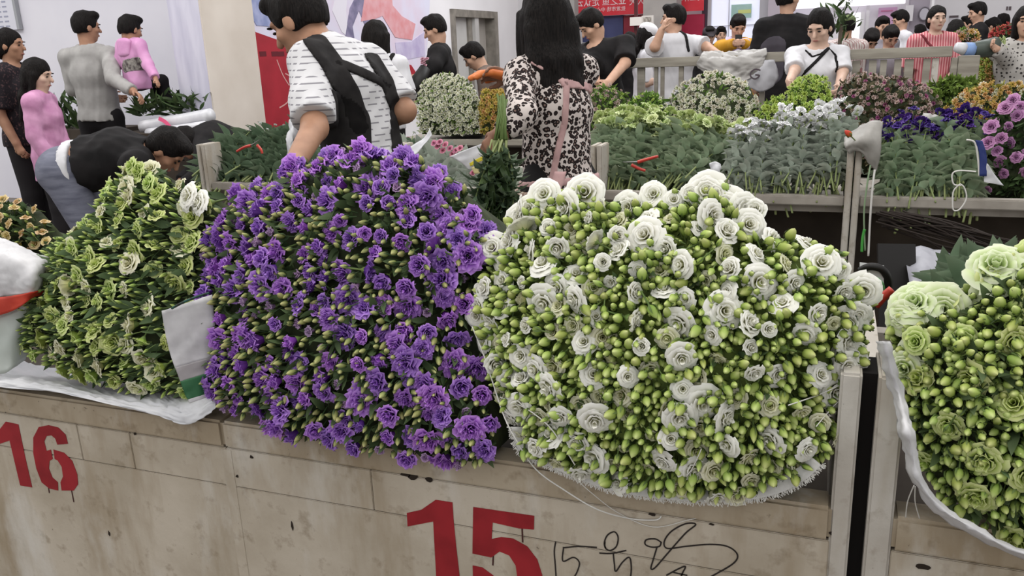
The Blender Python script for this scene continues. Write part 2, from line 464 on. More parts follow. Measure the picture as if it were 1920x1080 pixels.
pbox('light_box', 1466, -60, 1700, 12, 15.6, 0.2, glow('lit_sign_box', (236, 232, 240), 0.8), sf)
pbox('opening', 1588, 24, 1612, 84, 15.8, 0.05, LIT2, sf, zlo=0)
pbox('window_frame', 1613, 22, 1619, 90, 15.7, 0.1, WHITEM, sf, zlo=0)
pbox('window_frame', 1622, 10, 1628, 90, 15.75, 0.1, WHITEM, sf, zlo=0)
for x in (1490, 1508, 1522): pbox('pane', x, 30, x+12, 60, 15.85, 0.05, glow('dim_lit_pane', (206, 206, 220), 0.35), sf)
pk = empty('wall_poster', onY(1664, 60, 15.9), 'pink poster on the white far wall', 'poster')
pbox('sheet', 1646, 14, 1681, 60, 15.9, 0.02, mat('pink_poster', (206, 164, 196), .6), pk)
pbox('print', 1652, 19, 1674, 21.5, 15.896, 0.004, mat('pink_poster_print', (196, 120, 156), .6), pk)
struct(pbox('trim_5', 1706, -60, 1742, 110, 14.9, 0.4, mat('mauve_grey_pillar', (150, 142, 152), .8), zlo=0, zhi=4.4))
struct(pbox('trim_6', 1745, -60, 1750, 110, 14.8, 0.1, WHITEM, zlo=0, zhi=4.4))
wall_sign('wall_bracket', 1695, 10, 1712, 40, 14.85, mat('bracket_white', (196, 192, 196), .5), 'small white bracket box on the mauve pillar', 'box', 0.15)
rm = empty('round_mirror', onY(1734, 45, 14.8), 'round mirror hanging on the mauve pillar', 'mirror')
c = onY(1733, 26, 14.84); cm = MB()
ringp = [(c.x+math.cos(a)*0.075, 14.83, c.z+math.sin(a)*0.095) for a in [i*math.pi/10 for i in range(21)]]
cm.tube(ringp, 0.012, 6); cm.build('frame', mat('mirror_rim', (98, 92, 100), .5), rm, True)
slab('glass', ringp[:-1], (0, -1, 0), 0.004, mat('mirror_glass', (170, 166, 176), .15), rm)
wm = empty('wall_mark', onY(1891, 15, 15.98), 'small dark emblem painted on the white far wall', 'sign')
pbox('print', 1887, 12, 1890, 19, 15.985, 0.012, mat('dark_print', (92, 80, 84), .7), wm)
pbox('print', 1892, 12, 1896, 19, 15.985, 0.012, mat('dark_print', (92, 80, 84), .7), wm)
wn = empty('wall_notice', onY(1788, 50, 15.98), 'white paper notice with dark heading on the far wall', 'notice')
pbox('sheet', 1780, 29, 1797, 52, 15.98, 0.012, mat('notice_sheet', (196, 192, 198), .6), wn)
pbox('heading', 1780, 29, 1797, 33, 15.975, 0.006, mat('dark_print', (92, 80, 84), .7), wn)

# ------------------------------------------------------------------ near stalls (numbers 16, 15 and the next one)
def stall_front(root, x0, x1, splits, zsplit=0.572):
    y = RIM_Y
    box('ledge', (x0, y-0.006, 0.664), (x1, y+0.055, RIM_Z), CONC2, root, 0.006)
    xs = [x0]+splits+[x1]
    for a, b in zip(xs[:-1], xs[1:]):
        box('upper_panel', (a+0.0006, y, zsplit+0.0007), (b-0.0006, y+0.05, 0.662), CONC, root, 0.0015)
    box('lower_panel', (x0+0.001, y, 0.0), (x1-0.001, y+0.05, zsplit-0.0007), CONC, root, 0.0015)
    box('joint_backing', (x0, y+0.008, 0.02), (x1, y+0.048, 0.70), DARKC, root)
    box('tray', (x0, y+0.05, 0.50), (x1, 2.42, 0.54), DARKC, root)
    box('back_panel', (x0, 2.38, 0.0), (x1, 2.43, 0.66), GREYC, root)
XS = onY(428, 870, RIM_Y).x
s16 = empty('concrete_stall', (-1.9, RIM_Y+0.4, 0), 'concrete stall counter under the lime buds with the number sixteen', 'stall', 'concrete market stalls')
stall_front(s16, -3.2, XS, [onY(150, 830, RIM_Y).x, onY(249, 850, RIM_Y).x])
s15 = empty('concrete_stall', (-0.5, RIM_Y+0.4, 0), 'concrete stall counter with marker scrawl and the number fifteen', 'stall', 'concrete market stalls')
stall_front(s15, XS, 0.04, [onY(700, 940, RIM_Y).x])
box('pilaster', (XS-0.0145, RIM_Y-0.001, 0), (XS+0.0145, RIM_Y+0.03, 0.660), CONC, s15, 0.002)
MB().box((0.038, RIM_Y-0.002, 0), (0.069, RIM_Y+.12, 0.955), .004).box((0.040, RIM_Y+.12, 0), (0.067, 2.42, .80)).build('side_wall', CONC3, s15)
s14 = empty('concrete_stall', (0.6, RIM_Y+0.4, 0), 'unnumbered concrete stall counter beyond the dark gap', 'stall', 'concrete market stalls')
MB().box((0.092, RIM_Y-0.002, 0), (0.130, RIM_Y+.12, 0.955), .004).box((0.094, RIM_Y+.12, 0), (0.128, 2.42, .80)).build('side_wall', CONC3, s14)
box('gap_shade_strip', (0.0695, RIM_Y+.025, 0), (0.0915, RIM_Y+.10, .948), mat('black_gap_shade', (16, 13, 12), 1.0), s14)  # near-black strip added so the open gap between piers reads as shade
box('rear_closure', (0.066, 2.40, 0), (0.095, 2.44, .80), DARKC, s14)
stall_front(s14, 0.130, 1.3, [0.62])
# broken-out spots and hairline marks
rnd = random.Random(5)
def chip(x, y, w, h, root):
    c = onY(x, y, RIM_Y-0.0005); n = 9
    pts = [(c.x+math.cos(2*math.pi*i/n)*w*rnd.uniform(.6, 1.2), RIM_Y-0.0062 if y < 0 else RIM_Y-0.0005, c.z+math.sin(2*math.pi*i/n)*h*rnd.uniform(.5, 1.2)) for i in range(n)]
    slab('chip', pts, (0, -1, 0), 0.0012, CHIPM, root)
for x, y, w, h, r_ in [(8, 763, .012, .016, s16), (243, 801, .012, .005, s16), (253, 813, .004, .004, s16), (330, 815, .013, .004, s16), (232, 797, .02, .003, s16), (205, 1000, .003, .007, s16),
                       (95, 768, .01, .003, s16), (760, 889, .010, .006, s15), (775, 894, .012, .007, s15), (805, 899, .009, .005, s15), (1075, 933, .012, .003, s15), (1222, 964, .008, .004, s15),
                       (548, 985, .003, .011, s15), (472, 857, .004, .004, s15), (1335, 983, .005, .002, s15), (445, 893, .004, .004, s15), (1730, 1062, .012, .006, s14), (1560, 1000, .006, .003, s15)]:
    chip(x, y, w, h, r_)
# stencilled numerals and marker scrawl, flat paint on the panels
PAINT = mat('red_stencil_paint', (122, 20, 28), .6, (144, 30, 38), 14, lo=.3, hi=.6)
def z2(p): return (700+.375*p[0], 820+.375*p[1])
def z1(p): return (.3646*p[0], 700+.3646*p[1])
PY = RIM_Y-0.0004
def paint(pts, root):
    return slab('painted_numeral', [onY(x, y, PY) for x, y in pts], (0, -1, 0), 0.0008, PAINT, root)
paint([z2(p) for p in [(168, 378), (240, 362), (312, 312), (396, 325), (402, 420), (414, 540), (428, 660), (448, 850), (322, 850), (312, 640), (305, 520), (300, 420), (172, 445)]], s15)
five = [(500, 348), (805, 392), (803, 460), (730, 455), (597, 425), (592, 508), (640, 498), (700, 506), (770, 545), (820, 610), (845, 690), (850, 740), (830, 800), (770, 850), (690, 862),
        (600, 845), (530, 800), (500, 740), (497, 640), (545, 650), (600, 690), (620, 730), (660, 762), (700, 755), (722, 710), (712, 640), (680, 590), (632, 570), (590, 600), (496, 580)]
paint([z2(p) for p in five], s15)
paint([z1(p) for p in [(-60, 330), (-10, 300), (30, 248), (95, 262), (130, 430), (166, 586), (105, 576), (75, 450), (50, 345), (0, 362), (-60, 375)]], s16)
paint([z1(p) for p in [(350, 362), (338, 315), (300, 278), (250, 266), (200, 276), (172, 330), (172, 410), (188, 490), (215, 560), (255, 592), (300, 602), (298, 560), (270, 535), (252, 490), (255, 450), (272, 440), (262, 392), (240, 398), (228, 350), (240, 322), (265, 318), (285, 335), (296, 366)]], s16)
paint([z1(p) for p in [(276, 392), (330, 408), (372, 450), (398, 520), (402, 570), (380, 602), (318, 602), (312, 560), (325, 530), (318, 480), (298, 448), (282, 440)]], s16)
for root, a, b in ((s15, (744, 455), (747, 525)), (s15, (600, 590), (598, 640)), (s16, None, None)):
    if a: ribbon('paint_drip', [onY(*z2(a), PY), onY(*z2(b), PY)], 0.0028, (0, -1, 0), mat('dark_drip', (58, 24, 24), .5), root)
for a, b in (((368, 600), (380, 662)), ((248, 575), (254, 615))):
    ribbon('paint_drip', [onY(*z1(a), PY), onY(*z1(b), PY)], 0.003, (0, -1, 0), MATS['dark_drip'], s16)
INK = mat('black_marker_ink', (38, 32, 30), .5)
strokes = [[(912, 522), (905, 570), (910, 640), (914, 700)], [(952, 548), (948, 618), (1000, 600), (1030, 625), (1020, 670), (1000, 705)], [(948, 552), (1030, 545), (1118, 550)],
           [(1165, 560), (1155, 530), (1170, 490), (1205, 472), (1224, 500), (1215, 545), (1185, 565), (1160, 552), (1158, 520)], [(1130, 578), (1190, 580), (1265, 565)], [(1200, 582), (1205, 630), (1212, 670), (1245, 625), (1280, 600), (1290, 650), (1285, 710)],
           [(1440, 525), (1410, 508), (1365, 512), (1360, 535), (1390, 548), (1430, 545), (1440, 522)], [(1418, 550), (1400, 610), (1388, 655), (1410, 650), (1480, 570), (1560, 480), (1612, 435), (1560, 432), (1490, 470), (1455, 520), (1470, 555), (1560, 545), (1680, 535), (1770, 545), (1820, 585), (1800, 630), (1700, 690), (1650, 720)],
           [(1465, 690), (1520, 660), (1560, 645), (1545, 680), (1530, 720)], [(1500, 675), (1570, 690)]]
for st in strokes:
    ribbon('marker_stroke', [onY(*z2(p), PY) for p in st], 0.0026, (0, -1, 0), INK, s15, sub=7)
for a, b in (((1300, 1010), (1308, 1014)),):
    pass

# ------------------------------------------------------------------ stalls across the aisle
edges = [-4.55, -3.56, -2.24, -1.12, 0.08, 1.30, 2.5]
lab = ['end concrete stall by the white wall across the aisle', 'concrete stall across the aisle under the green stem bundle with scissors', 'concrete stall across the aisle behind the man in the black apron',
       'concrete stall across the aisle under the pale green and white stock', 'concrete stall across the aisle under the dark purple stock', 'concrete stall across the aisle under the pink lisianthus']
for i in range(1, 6):
    a, b = edges[i], edges[i+1]
    r_ = empty('concrete_stall', ((a+b)/2, 4.6, 0), lab[i], 'stall', 'concrete market stalls')
    box('rim_slab', (a+0.065, BACK_Y, 0.690), (b, BACK_Y+0.06, 0.735), GREYC, r_, 0.005)
    box('tray', (a+0.065, BACK_Y+0.06, 0.65), (b, 5.25, 0.69), GREYC, r_)
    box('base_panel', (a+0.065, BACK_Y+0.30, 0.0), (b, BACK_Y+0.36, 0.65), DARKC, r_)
    w = MB()
    box('side_wall', (a, BACK_Y-0.012, 0), (a+0.028, BACK_Y+.14, 0.965), CONC3, r_, 0.004)
    box('side_wall', (a+0.034, BACK_Y-0.012, 0), (a+0.062, BACK_Y+.14, 0.965), CONC3, r_, 0.004)
tb = empty('display_table', (-0.6, 6.0, 0), 'long low display table with a weathered board edge behind the stalls', 'table')
box('table_top', (-3.15, 5.74, 0.755), (3.0, 6.30, 0.80), GREYC, tb)
box('edge_board', (-3.15, 5.70, 0.770), (-0.6, 5.738, 0.815), WOODM, tb, 0.004)
box('edge_board', (-0.595, 5.70, 0.770), (3.0, 5.738, 0.815), WOODM, tb, 0.004)
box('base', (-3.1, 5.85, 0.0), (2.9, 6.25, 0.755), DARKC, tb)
# railing behind
RY = 7.1
rl = empty('railing', (-0.8, RY, 0), 'weathered grey railing with flat top beam and upright bars behind the flower rows', 'railing')
xa, xb = onY(1000, 120, RY).x, onY(1832, 95, RY).x
for i_, (u, v) in enumerate(((xa, onY(1432, 105, RY).x), (onY(1432, 105, RY).x+0.004, onY(1786, 92, RY).x))):
    zt = onY(1300, 106, RY).z if i_ == 0 else onY(1620, 92, RY).z
    box('top_beam', (u, RY-0.03, zt-0.075), (v, RY+0.05, zt), WOODM, rl, 0.004)
zt = onY(1300, 106, RY).z-0.07
for x, w in [(1010, .02), (1060, .02), (1100, .02), (1150, .02), (1202, .03), (1230, .014), (1242, .014), (1277, .018), (1330, .018), (1380, .018), (1430, .02), (1500, .02), (1574, .02), (1604, .028), (1635, .026), (1655, .022), (1682, .024), (1703, .03), (1736, .024), (1752, .022), (1787, .02)]:
    p = onY(x, 140, RY).x
    box('bar', (p-w, RY-0.01, 0), (p+w, RY+0.03, zt), WOODM if x != 1752 else CONC3, rl)
p = onY(1818, 100, RY).x
box('end_post', (p-0.07, RY-0.02, 0), (p+0.07, RY+0.06, onY(1818, 104, RY).z), WOODM, rl, 0.004)

# ------------------------------------------------------------------ flower organs (unit meshes, shared by all copies)
def raw(V, F, tip, mi): return dict(V=np.array(V, float), F=F, tip=np.array(tip, float), mi=mi)
def finish(name, r, mats):
    me = bpy.data.meshes.new(name)
    me.from_pydata(r['V'].tolist(), [], r['F'])
    for m in mats: me.materials.append(m)
    me.polygons.foreach_set('material_index', r['mi'])
    me.polygons.foreach_set('use_smooth', [True]*len(me.polygons))
    a = me.attributes.new('tip', 'FLOAT', 'POINT'); a.data.foreach_set('value', r['tip'])
    me.update(); me['raw'] = 0
    RAW[me.name] = r
    return me
RAW = {}
def grid_faces(F, mi, k, nr, nc, m=0):
    for i in range(nr-1):
        for j in range(nc-1):
            F.append((k+i*nc+j, k+i*nc+j+1, k+(i+1)*nc+j+1, k+(i+1)*nc+j)); mi.append(m)
def flower_raw(seed, layers=5, petals=(3, 4, 5, 5, 6), flare=1.0, hgt=1.0, ruffle=0.6, curl=0.6, ns=7, ntt=6, squash=1.0):
    """ruffled double bloom along +Z, radius about 1"""
    rg = random.Random(seed); V = []; F = []; tip = []; mi = []
    for li in range(layers):
        u = li/max(layers-1, 1); n = petals[li]
        rt = (0.14+0.86*u**1.15)*flare; zt = (0.98-0.38*u*min(flare, 1.2))*hgt; rb = 0.05+0.06*u
        a0 = rg.random()*6.28
        for p in range(n):
            a = a0+2*math.pi*p/n+rg.uniform(-.15, .15); ph = rg.random()*6.28; ph2 = rg.random()*6.28
            hw = math.pi/n*rg.uniform(1.25, 1.6); rk = rg.uniform(.85, 1.12); zk = rg.uniform(.88, 1.08)
            k = len(V)
            for i in range(ntt):
                t = i/(ntt-1)
                for j in range(ns):
                    s = -1+2*j/(ns-1)
                    R = rb+(rt*rk-rb)*t**1.25+0.16*rt*math.sin(math.pi*t)*(1-.4*u)
                    Z = zt*zk*(1-(1-t)**1.9)
                    Z -= curl*u*0.34*max(0, t-.55)**1.5*2.2
                    Z -= 0.14*s**4*t*zt
                    R += ruffle*t*t*0.085*math.sin(6.5*s+ph)*(0.5+.4*u); Z += ruffle*t*t*0.13*math.sin(7*s+ph2)
                    w = hw*(0.60+0.55*math.sin(math.pi*min(1, t*.60+.08)))
                    th = a+s*w+0.25*t*(1-u)
                    V.append((R*math.cos(th), R*math.sin(th)*squash, Z)); tip.append(t)
            grid_faces(F, mi, k, ntt, ns)
    # calyx and stem end
    k = len(V); n = 6
    for z, r in ((-1.3, .06), (-.12, .07), (0.0, .17), (.22, .30)):
        for j in range(n):
            th = 6.283*j/n; V.append((r*math.cos(th), r*math.sin(th), z)); tip.append(max(0, min(1, .5+z)))
    for i in range(3):
        for j in range(n): F.append((k+i*n+j, k+i*n+(j+1) % n, k+(i+1)*n+(j+1) % n, k+(i+1)*n+j)); mi.append(1)
    return raw(V, F, tip, mi)
def bud_raw(seed, slim=1.0, nseg=9, rings=7, sepal=True):
    rg = random.Random(seed); V = []; F = []; tip = []; mi = []
    zs = [i/(rings-1) for i in range(rings)]
    for z in zs:
        r = (math.sin(math.pi*(z**0.8)*0.93+0.06))**0.85*0.62/slim*(1-.25*z)
        if z == 1: r = 0.03
        for j in range(nseg):
            th = 6.283*j/nseg; rr = r*(1+.09*math.cos(3*th+4*z))
            V.append((rr*math.cos(th), rr*math.sin(th), z*1.75)); tip.append(z)
    for i in range(rings-1):
        for j in range(nseg): F.append((i*nseg+j, i*nseg+(j+1) % nseg, (i+1)*nseg+(j+1) % nseg, (i+1)*nseg+j)); mi.append(0)
    F.append(tuple((rings-1)*nseg+j for j in range(nseg))); mi.append(0)
    if sepal:
        for q in range(4):
            th = 6.283*q/4+rg.random(); k = len(V)
            for i in range(4):
                t = i/3; rr = (0.2, .66/slim, .70/slim, .62/slim)[i]; w = (.3, .26, .16, .02)[i]
                for s in (-1, 1):
                    V.append((rr*math.cos(th+s*w), rr*math.sin(th+s*w), -.05+1.15*t)); tip.append(t*.5)
            grid_faces(F, mi, k, 4, 2, 1)
    k = len(V)
    for z, r in ((-1.8, .10), (.08, .13)):
        for j in range(5):
            th = 6.283*j/5; V.append((r*math.cos(th), r*math.sin(th), z)); tip.append(.3)
    for j in range(5): F.append((k+j, k+(j+1) % 5, k+5+(j+1) % 5, k+5+j)); mi.append(1)
    return raw(V, F, tip, mi)
def leaf_raw(seed, W=0.34, fold=.25, droop=.3, rows=6):
    rg = random.Random(seed); V = []; F = []; tip = []; mi = []
    wob = rg.uniform(-.15, .15)
    for i in range(rows):
        t = i/(rows-1); w = W*math.sin(math.pi*min(1, t**.8*.97+.03))**.8*.5
        for s in (-1, 0, 1):
            V.append((s*w+wob*t*t, droop*t*t*-1+abs(s)*w*fold, t*(1-.12*t*droop))); tip.append(t)
    grid_faces(F, mi, 0, rows, 3)
    return raw(V, F, tip, mi)
def daisy_raw(seed, n=8, lay=2):
    """small double spray blossom"""
    rg = random.Random(seed); V = []; F = []; tip = []; mi = []
    for l in range(lay):
        rr = 1.0 if l == 0 else .62; z1 = .35 if l == 0 else .62
        for p in range(n-l*2):
            a = 6.283*p/(n-l*2)+l*.4+rg.uniform(-.1, .1); k = len(V); w = 3.1/(n-l*2)*1.25
            for i, t in enumerate((0, .5, 1)):
                for s in (-1, 0, 1):
                    R = .1+(rr-.1)*t; th = a+s*w*(.55 if t < 1 else .42)
                    V.append((R*math.cos(th), R*math.sin(th), z1*t**.7+.12*(1-abs(s))*t-(.12*t*t if l == 0 else 0)+rg.uniform(-.05, .05))); tip.append(t)
            grid_faces(F, mi, k, 3, 3)
    k = len(V)
    for z, r in ((-1.2, .09), (0, .12), (.2, .3)):
        for j in range(5): V.append((r*math.cos(1.2566*j), r*math.sin(1.2566*j), z)); tip.append(.3)
    for i in range(2):
        for j in range(5): F.append((k+i*5+j, k+i*5+(j+1) % 5, k+(i+1)*5+(j+1) % 5, k+(i+1)*5+j)); mi.append(1)
    return raw(V, F, tip, mi)
def place_matrix(pos, d, roll, sc):
    q = Vector(d).normalized().to_track_quat('Z', 'Y') @ Quaternion((0, 0, 1), roll)
    s = sc if isinstance(sc, tuple) else (sc, sc, sc)
    return Matrix.Translation(pos) @ q.to_matrix().to_4x4() @ Matrix.Diagonal((*s, 1))
def put(name, me, M, parent):
    o = bpy.data.objects.new(name, me); COL.objects.link(o); o.parent = parent
    o.matrix_local = Matrix.Translation(-wloc(parent)) @ M
    return o
def sub(name, me, M, part, PM):
    """a piece of a part, placed in world metres"""
    o = bpy.data.objects.new(name, me); COL.objects.link(o); o.parent = part
    o.matrix_local = PM.inverted() @ M
    return o
def merge(name, items, mats, parent):
    """many copies joined into one uncountable mass"""
    V = []; F = []; T = []; mi = []; k = 0
    for me, M in items:
        r = RAW[me.name]; A = np.array(M)
        W = r['V'] @ A[:3, :3].T + A[:3, 3]
        V.append(W); T.append(r['tip']); F += [tuple(i+k for i in f) for f in r['F']]; mi += r['mi']; k += len(W)
    V = np.concatenate(V); T = np.concatenate(T)
    o = mesh_obj(name, V.tolist(), F, mats, parent, True, tip=T.tolist(), mi=mi)
    o['kind'] = 'stuff'
    return o

STEMG = plant('flower_stem_green', (86, 104, 56), (104, 124, 66), (120, 140, 76), .15, .01, 0)
LEAFG = plant('lisianthus_leaf_green', (58, 76, 48), (72, 92, 58), (86, 106, 70), .25, .015, .15)
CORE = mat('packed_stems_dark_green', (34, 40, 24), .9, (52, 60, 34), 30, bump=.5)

class Bundle:
    """a tied bundle lying with its heads towards the customer: outline on a tilted face plane + bulge"""
    def __init__(s, name, label, cat, outline, p0, n, axis, bulge=.08, spread=.7, depth=.5, seed=1, group=None, core=CORE, taper=.75, up=0.0):
        s.rg = random.Random(seed); s.n = Vector(n).normalized(); s.p0 = Vector(p0)
        P = [onP(x, y, s.p0, s.n) for x, y in outline]
        s.P = P
        s.u = Vector((0, 0, 1)).cross(s.n)
        if s.u.length < .1: s.u = Vector((1, 0, 0))
        s.u = s.u.normalized()*-1
        s.v = s.n.cross(s.u); s.v = s.v if s.v.z > 0 else -s.v
        s.c = sum(P, Vector())/len(P)
        s.uv = [((p-s.c).dot(s.u), (p-s.c).dot(s.v)) for p in P]
        s.axis = Vector(axis).normalized(); s.bulge = bulge; s.spread = spread; s.upb = up
        zmin = min(p.z for p in P); base = Vector((s.c.x, s.c.y, zmin)) - s.axis*depth*.5
        base.z = zmin
        s.root = empty(name, base, label, cat, group)
        s.taken = []
        # core of packed stems
        N = 56; R = 7; V = []; F = []
        bd = [s.bound(2*math.pi*i/N) for i in range(N)]
        for k in range(R+1):
            ro = k/R
            for i in range(N):
                th = 2*math.pi*i/N
                V.append(s.pt(ro*bd[i]*.97*math.cos(th), ro*bd[i]*.97*math.sin(th), ro)-s.n*.012)
        for k in range(R):
            for i in range(N): F.append((k*N+i, k*N+(i+1) % N, (k+1)*N+(i+1) % N, (k+1)*N+i))
        for m_, (dd, tp) in enumerate(((.2, .9), (.6, .72), (1.0, taper*.75))):
            for i in range(N):
                th = 2*math.pi*i/N
                q = s.c+s.u*(bd[i]*.97*tp*math.cos(th))+s.v*(bd[i]*.97*tp*math.sin(th))-s.axis*depth*dd-Vector((0, 0, .16*dd))
                q.z = max(q.z, zmin-.0)
                V.append(q)
            o = (R+m_)*N
            for i in range(N): F.append((o+i, o+(i+1) % N, o+N+(i+1) % N, o+N+i))
        F.append(tuple((R+3)*N+i for i in range(N)))
        co = mesh_obj('packed_stems', V, F, core, s.root, True)
        co['kind'] = 'stuff'
        bm = bmesh.new(); bm.from_mesh(co.data); bmesh.ops.remove_doubles(bm, verts=bm.verts, dist=1e-5); bmesh.ops.recalc_face_normals(bm, faces=bm.faces); bm.to_mesh(co.data); bm.free()
    def bound(s, th):
        """distance from the centre to the outline in direction th"""
        dx, dy = math.cos(th), math.sin(th); best = None; n = len(s.uv)
        for i in range(n):
            (ax, ay), (bx, by) = s.uv[i], s.uv[(i+1) % n]
            ex, ey = bx-ax, by-ay; den = dx*ey-dy*ex
            if abs(den) < 1e-12: continue
            t = (ax*ey-ay*ex)/den; q = (ax*dy-ay*dx)/den
            if t > 0 and -1e-6 <= q <= 1+1e-6 and (best is None or t > best): best = t
        return best or .05
    def pt(s, a, b, ro):
        return s.c+s.u*a+s.v*b+s.n*(s.bulge*(1-ro**2.6))
    def sample(s, count, spacing, edge=1.0, where=None, tries=60, fresh=True, own=None, avoid=None):
        out = []; pts = own if own is not None else []
        us = [q[0] for q in s.uv]; vs = [q[1] for q in s.uv]
        for _ in range(count*tries):
            if len(out) >= count: break
            a = s.rg.uniform(min(us), max(us)); b = s.rg.uniform(min(vs), max(vs))
            r = math.hypot(a, b)
            th = math.atan2(b, a); ro = r/s.bound(th)
            if ro > edge: continue
            if where and s.rg.random() > where(a, b, ro): continue
            if any((a-x)**2+(b-y)**2 < spacing*spacing for x, y in pts): continue
            if avoid and s.rg.random() < avoid[2] and any((a-x)**2+(b-y)**2 < avoid[1]**2 for x, y in avoid[0]): continue
            pts.append((a, b)); out.append((a, b, ro, th))
        return out
    def dirn(s, ro, th, jit=.25):
        d = s.axis+(s.u*math.cos(th)+s.v*math.sin(th))*s.spread*ro**1.5+Vector((s.rg.gauss(0, jit), s.rg.gauss(0, jit), s.rg.gauss(0, jit)+s.upb))
        return d.normalized()
    def organs(s, name, meshes, count, spacing, size, lift, mats, jit=.25, where=None, own=None, edge=1.0, stuffname=None, maxobj=300, weights=None, aspect=None, avoid=None, axis=None):
        S = s.sample(count, spacing, edge, where, own=own, avoid=avoid); items = []
        keep = s.axis
        if axis: s.axis = Vector(axis).normalized()
        for a, b, ro, th in S:
            d = s.dirn(ro, th, jit); sc = s.rg.uniform(*size)
            p = s.pt(a, b, ro)+s.n*s.rg.uniform(*lift)
            me = s.rg.choices(meshes, weights)[0] if weights else s.rg.choice(meshes)
            items.append((me, place_matrix(p-d*sc*.3, d, s.rg.random()*6.28, sc if not aspect else (sc*aspect, sc*aspect, sc)), sc))
        s.axis = keep
        items.sort(key=lambda q: -q[2])
        for me, M, sc in items[:maxobj]: put(name, me, M, s.root)
        if len(items) > maxobj: merge(stuffname or name+'_mass', [(me, M) for me, M, _ in items[maxobj:]], mats, s.root)
        return len(items)
    def leaves(s, count, size, mats, meshes, name='foliage', lift=(-.01, .02), jit=.5, where=None, nobj=0):
        S = s.sample(count, .004, 1.0, where); items = []
        for a, b, ro, th in S:
            d = s.dirn(ro, th, jit); sc = s.rg.uniform(*size)
            p = s.pt(a, b, ro)+s.n*s.rg.uniform(*lift)-d*sc*.6
            items.append((s.rg.choice(meshes), place_matrix(p, d, s.rg.random()*6.28, sc)))
        for me, M in items[:nobj]: put('leaf', me, M, s.root)
        if items[nobj:]: merge(name, items[nobj:], mats, s.root)

def variants(tagname, n, fn, mats, **kw):
    return [finish('%s_%d' % (tagname, i), fn(i*7+len(tagname), **kw), mats) for i in range(n)]
PUR = plant('purple_petal', (80, 32, 122), (142, 82, 188), (194, 148, 228), .20, .016, .25)
PURP = plant('pale_lilac_petal', (140, 110, 150), (170, 140, 180), (196, 168, 204), .15, .012, .25)
BUDP = plant('olive_bud', (98, 110, 56), (146, 150, 92), (186, 182, 128), .20, .015, .15)
WHI = plant('white_petal', (204, 204, 150), (230, 229, 218), (242, 241, 237), .06, .006, .25)
CRM = plant('cream_petal', (190, 194, 112), (218, 217, 178), (230, 228, 208), .08, .008, .25)
BUDG = plant('lime_bud', (128, 152, 66), (168, 186, 98), (206, 214, 146), .20, .015, .2)
LIM = plant('lime_petal', (134, 160, 58), (180, 200, 104), (218, 224, 166), .12, .012, .3)
pm, lm = [PUR, STEMG], [PURP, STEMG]
F_PUR = variants('purple_bloom', 5, flower_raw, pm, ruffle=1.5, flare=.98, hgt=.95, layers=6, petals=(3, 4, 5, 5, 6, 6), curl=.45)+variants('purple_half_bloom', 3, flower_raw, pm, ruffle=.8, flare=.62, hgt=1.25)
F_PAL = variants('lilac_bloom', 2, flower_raw, lm, ruffle=.6, flare=.5, hgt=1.15)
B_PUR = variants('olive_bud', 3, bud_raw, [BUDP, LEAFG], slim=1.25)
F_WHI = variants('white_bloom', 4, flower_raw, [WHI, STEMG], ruffle=.35, flare=1.0, hgt=.95, curl=.9)+variants('white_half_bloom', 2, flower_raw, [WHI, STEMG], ruffle=.3, flare=.68, hgt=1.1)
F_CRM = variants('cream_bloom', 3, flower_raw, [CRM, STEMG], ruffle=.4, flare=.85, hgt=1.0)
B_GRN = variants('lime_bud', 3, bud_raw, [BUDG, STEMG], slim=1.0)
B_SLM = variants('lime_slim_bud', 3, bud_raw, [BUDG, STEMG], slim=1.5)
F_LIM = variants('lime_bloom', 4, flower_raw, [LIM, STEMG], ruffle=.5, flare=.85, hgt=1.0)
LF = variants('leaf', 4, leaf_raw, [LEAFG])

FN = Vector((0, -.92, .38)); FP = Vector((0, RIM_Y-.015, RIM_Z))
# --- purple bundle
ol = [(520, 345), (560, 308), (620, 298), (680, 280), (760, 292), (800, 308), (860, 340), (895, 395), (935, 432), (925, 480), (895, 520), (880, 600), (895, 680), (925, 760), (948, 835), (925, 868), (870, 868), (780, 855), (660, 840),
      (555, 820), (490, 785), (425, 765), (405, 745), (395, 700), (400, 640), (385, 560), (392, 480), (412, 435), (455, 365)]
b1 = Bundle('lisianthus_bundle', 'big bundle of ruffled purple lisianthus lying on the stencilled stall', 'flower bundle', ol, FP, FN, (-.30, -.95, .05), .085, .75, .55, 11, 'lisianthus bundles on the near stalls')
own = []
b1.organs('flower', F_PUR, 176, .029, (.0225, .035), (.0, .022), pm, .32, own=own)
b1.organs('pale_flower', F_PAL, 26, .03, (.017, .022), (.0, .02), lm, .3, own=own)
b1.organs('bud', B_PUR, 620, .0115, (.0080, .0135), (.006, .034), [BUDP, LEAFG], .35, avoid=(own, .015, .85), stuffname='bud_mass')
b1.leaves(900, (.03, .055), [LEAFG], LF, lift=(-.005, .03), nobj=60)
